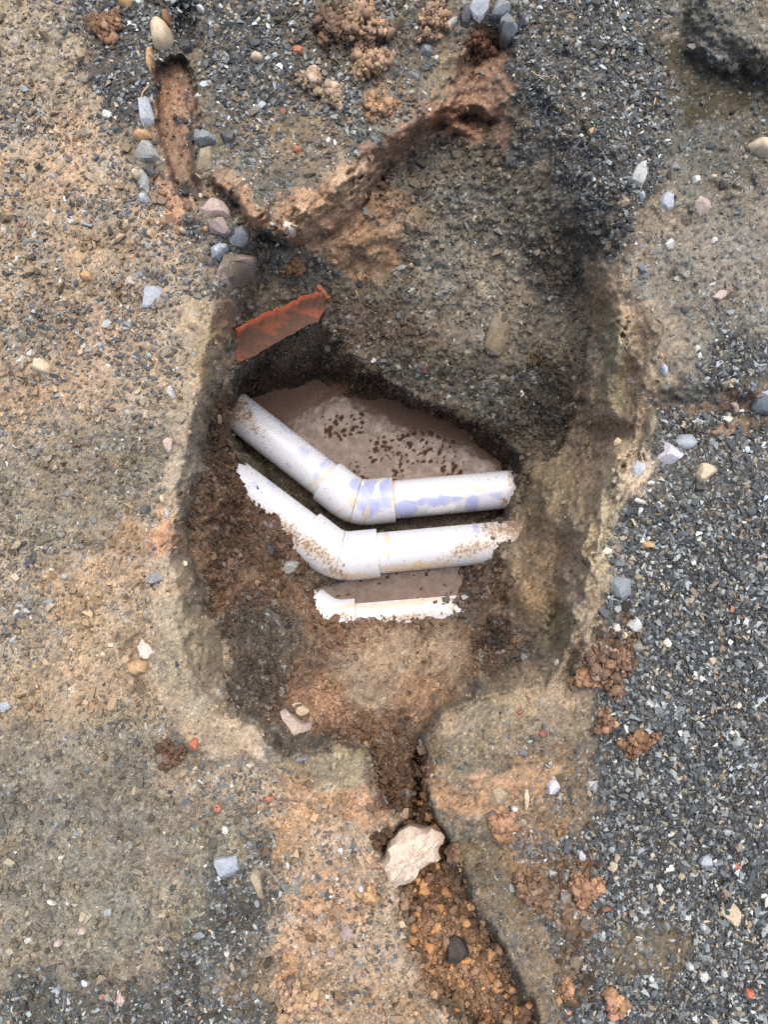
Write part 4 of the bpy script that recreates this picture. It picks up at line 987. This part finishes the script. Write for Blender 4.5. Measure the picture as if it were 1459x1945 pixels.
S('brick_fragment','block','brick',10,'orange chip right of the pale blue stone on gravel',(1399,1645,7,7,0),**BR)
S('pebble','round','red',8,'small red pebble above the tan and white stone',(1372,1703,5,5,0),**PB)
print('stones', round(time.time()-T0, 1))

# ------------------------------------------------------------------ clods of earth: heaps of stuck crumbs that lift as one
def clod(label, cu, cv, ru, rv, a, hmm, ck, seed, big=1.0, n=None):
    rg = np.random.default_rng(seed); n = n or int(ru*rv*.6); h = hmm/1000
    ca, sa = math.cos(math.radians(a)), math.sin(math.radians(a))
    r = np.sqrt(rg.random(n)); t = rg.random(n)*2*math.pi
    lob = 1+.30*np.sin(t*3+seed)+.18*np.sin(t*5+seed*2)
    x = r*np.cos(t)*lob; y = r*np.sin(t)*lob
    u = cu+x*ru*ca-y*rv*sa; v = cv+x*ru*sa+y*rv*ca
    dome = np.maximum(1-r**2, 0)**.6*h*rg.uniform(.2, 1., n)*(1+.5*fbm(u, v, 18, seed, 2))
    size = np.clip(rg.lognormal(math.log(5.2*big), .7, n), 2.2, 26*big)*PX
    p = world_at(u, v, z_at(u, v)+dome); cen = world_at(cu, cv, float(z_at(cu, cv)))
    base = lin(*ck); base = (base+(base.mean()-base)*.14)*np.array([.98, 1.0, 1.06])*1.05; vs_, fs_, cs_ = [], [], []; off = 0
    R_ = rot_mats(n, 1.2)
    for k in range(n):
        tv, tf = LUMPT[rg.integers(len(LUMPT))] if size[k] > 7.5*PX else CRUMBT[rg.integers(len(CRUMBT))]
        vs_.append((R_[k]*size[k]) @ tv.T); vs_[-1] = vs_[-1].T+p[k]-cen; fs_.append(tf+off); off += len(tv)
        cs_.append(np.repeat((base*rg.lognormal(0, .24)*np.array([1, rg.uniform(.94, 1.04), rg.uniform(.86, 1.1)]))[None], len(tv), 0))
    me = mesh_np('soil_clod', np.concatenate(vs_), np.concatenate(fs_), 3, np.clip(np.concatenate(cs_), .01, .7), True)
    o = link('soil_clod', me, M_crumb, label=label, category='soil clod', group='crumbly clods of earth'); o.location = cen
    return o
TANC = (172,142,110); BRC = (138,112,88); DKC = (112,88,70); ORC = (178,136,100)
clod('largest crumbly tan clod on the upper gravel', 690, 45, 46, 40, 10, 34, TANC, 1)
clod('brown clod touching the left side of the largest clod', 630, 50, 34, 30, 0, 22, BRC, 2)
clod('tan clod directly below the largest clod', 700, 112, 36, 34, 30, 24, TANC, 3)
clod('pale clod below the orange brick chip in upper gravel', 588, 152, 22, 20, 0, 20, (184,160,128), 4)
clod('pale clod right below another pale clod on upper gravel', 630, 178, 22, 22, 0, 20, (182,158,126), 5)
clod('tan clod at the top edge left of the slate stones', 828, 25, 24, 38, 0, 28, TANC, 6)
clod('small tan clod left of the clod by the slate stones', 812, 66, 20, 14, 0, 18, TANC, 7)
clod('broken small clods along the plateau edge above the clay band', 720, 205, 30, 22, 0, 16, (176,140,102), 8)
clod('dark brown clod sitting in the brown clay channel', 916, 90, 24, 24, 20, 30, (112,80,60), 9)
clod('brown clod on the gravel left of the top left gully', 200, 50, 32, 30, 0, 18, (142,112,82), 10)
clod('large brown clod at the right rim below the flaky stone', 1160, 1275, 42, 40, 20, 30, (140,112,90), 11)
clod('orange clod left of the large brown right rim clod', 1108, 1290, 22, 14, 0, 18, ORC, 12)
clod('brown clod on the right gravel with orange bits', 1150, 1370, 16, 24, 0, 18, (148,116,88), 13)
clod('lower brown clod on the right gravel', 1215, 1412, 34, 18, -20, 20, (140,106,78), 14)
clod('orange brown clod on the dark gravel below the cream rock', 1112, 1690, 30, 26, 0, 24, ORC, 15)
clod('brown clod left of the orange brown gravel clod', 1010, 1688, 30, 26, 0, 20, (140,112,86), 16)
clod('orange clod beside the flat round grey stone', 955, 1570, 24, 22, 20, 16, (172,130,96), 17)
clod('small orange clod near the bottom edge right of the gully', 1075, 1885, 14, 20, 0, 16, ORC, 18)
clod('orange clod at the bottom edge right of the gully', 1170, 1905, 18, 26, -30, 16, ORC, 19)
clod('pale tan clod at the bottom edge in the orange sand', 558, 1900, 32, 40, 0, 24, (188,158,122), 20)
clod('dark brown clod in a hole left of the orange brick piece', 325, 1432, 24, 24, 0, 18, (112,88,68), 21)
clod('brown clod right under the cream gully rock', 852, 1625, 20, 20, 0, 26, (140,110,84), 22, 1.3)
clod('dark clod left above the cream gully rock', 728, 1600, 18, 26, 0, 22, (108,84,62), 23)
clod('brown clod on the orange sand above the cream gully rock', 700, 1700, 14, 18, 0, 14, (196,156,112), 24)
clod('reddish clods on the sandy slope below the brown band', 560, 510, 18, 16, 0, 14, (140,104,74), 25)
print('clods', round(time.time()-T0, 1))

# ------------------------------------------------------------------ dry straws and rootlets
def straw(label, pts, rad=.0011, rgb=(206,180,130)):
    Q = [Vector(world_at(a, b, float(z_at(a, b))+.006+.004*math.sin(i*1.7))) for i, (a, b) in enumerate(pts)]
    dens = []
    for i in range(len(Q)-1):
        for k in range(5): dens.append(Q[i].lerp(Q[i+1], k/5))
    dens.append(Q[-1]); n = len(dens); cen = sum(dens, Vector())/n; ns = 6; vs_ = []; fs_ = []
    for i, p in enumerate(dens):
        d = (dens[min(i+1, n-1)]-dens[max(i-1, 0)]).normalized(); s = d.cross(Vector((0, 0, 1))).normalized(); t = s.cross(d); r = rad*(1-.6*i/n)
        vs_ += [list(p-cen+s*math.cos(q*2*math.pi/ns)*r+t*math.sin(q*2*math.pi/ns)*r) for q in range(ns)]
    for i in range(n-1):
        for q in range(ns): fs_.append([i*ns+q, i*ns+(q+1) % ns, (i+1)*ns+(q+1) % ns, (i+1)*ns+q])
    me = mesh_np('straw', vs_, fs_, 4, np.tile(lin(*rgb), (len(vs_), 1)), True)
    o = link('straw', me, M_straw, label=label, category='straw', group='dry straws and rootlets'); o.location = cen
straw('dry straw lying across the long blue slate stone', [(282,162),(270,176),(266,198),(268,222),(272,240)], .0015)
straw('short pale straw on the dark gravel tongue', [(1246,187),(1243,198),(1241,208)], .0014)
straw('thin curled rootlet below the striped stone', [(372,330),(380,338),(385,345),(392,342)])
straw('fine rootlet on the gravel edge right of the striped stone', [(448,352),(455,345),(458,338)])
straw('thin pale rootlet on the gravel right of the channel', [(1010,135),(1022,144),(1040,146),(1052,142)])
straw('pale twig on the pit slope above the orange shard end', [(675,552),(680,560),(683,570)], .0014)
straw('pale straw bit beside the black slate in the gully', [(797,1824),(800,1815)], .0016)
straw('orange straw bit above the cream gully rock', [(822,1562),(830,1574)], .0016, (214,160,84))
straw('grey twig on the pit slope right of the sandy fan', [(815,430),(822,420),(828,412)], .002, (150,136,110))
straw('straw stub in the gravel right of the white double pebble', [(1392,348),(1400,340),(1406,334)], .0014, (170,164,150))
print('done', round(time.time()-T0, 1), 'tris', sum(sum(len(p.vertices)-2 for p in o.data.polygons[:1])*len(o.data.polygons) for o in bpy.data.objects if o.type == 'MESH'))
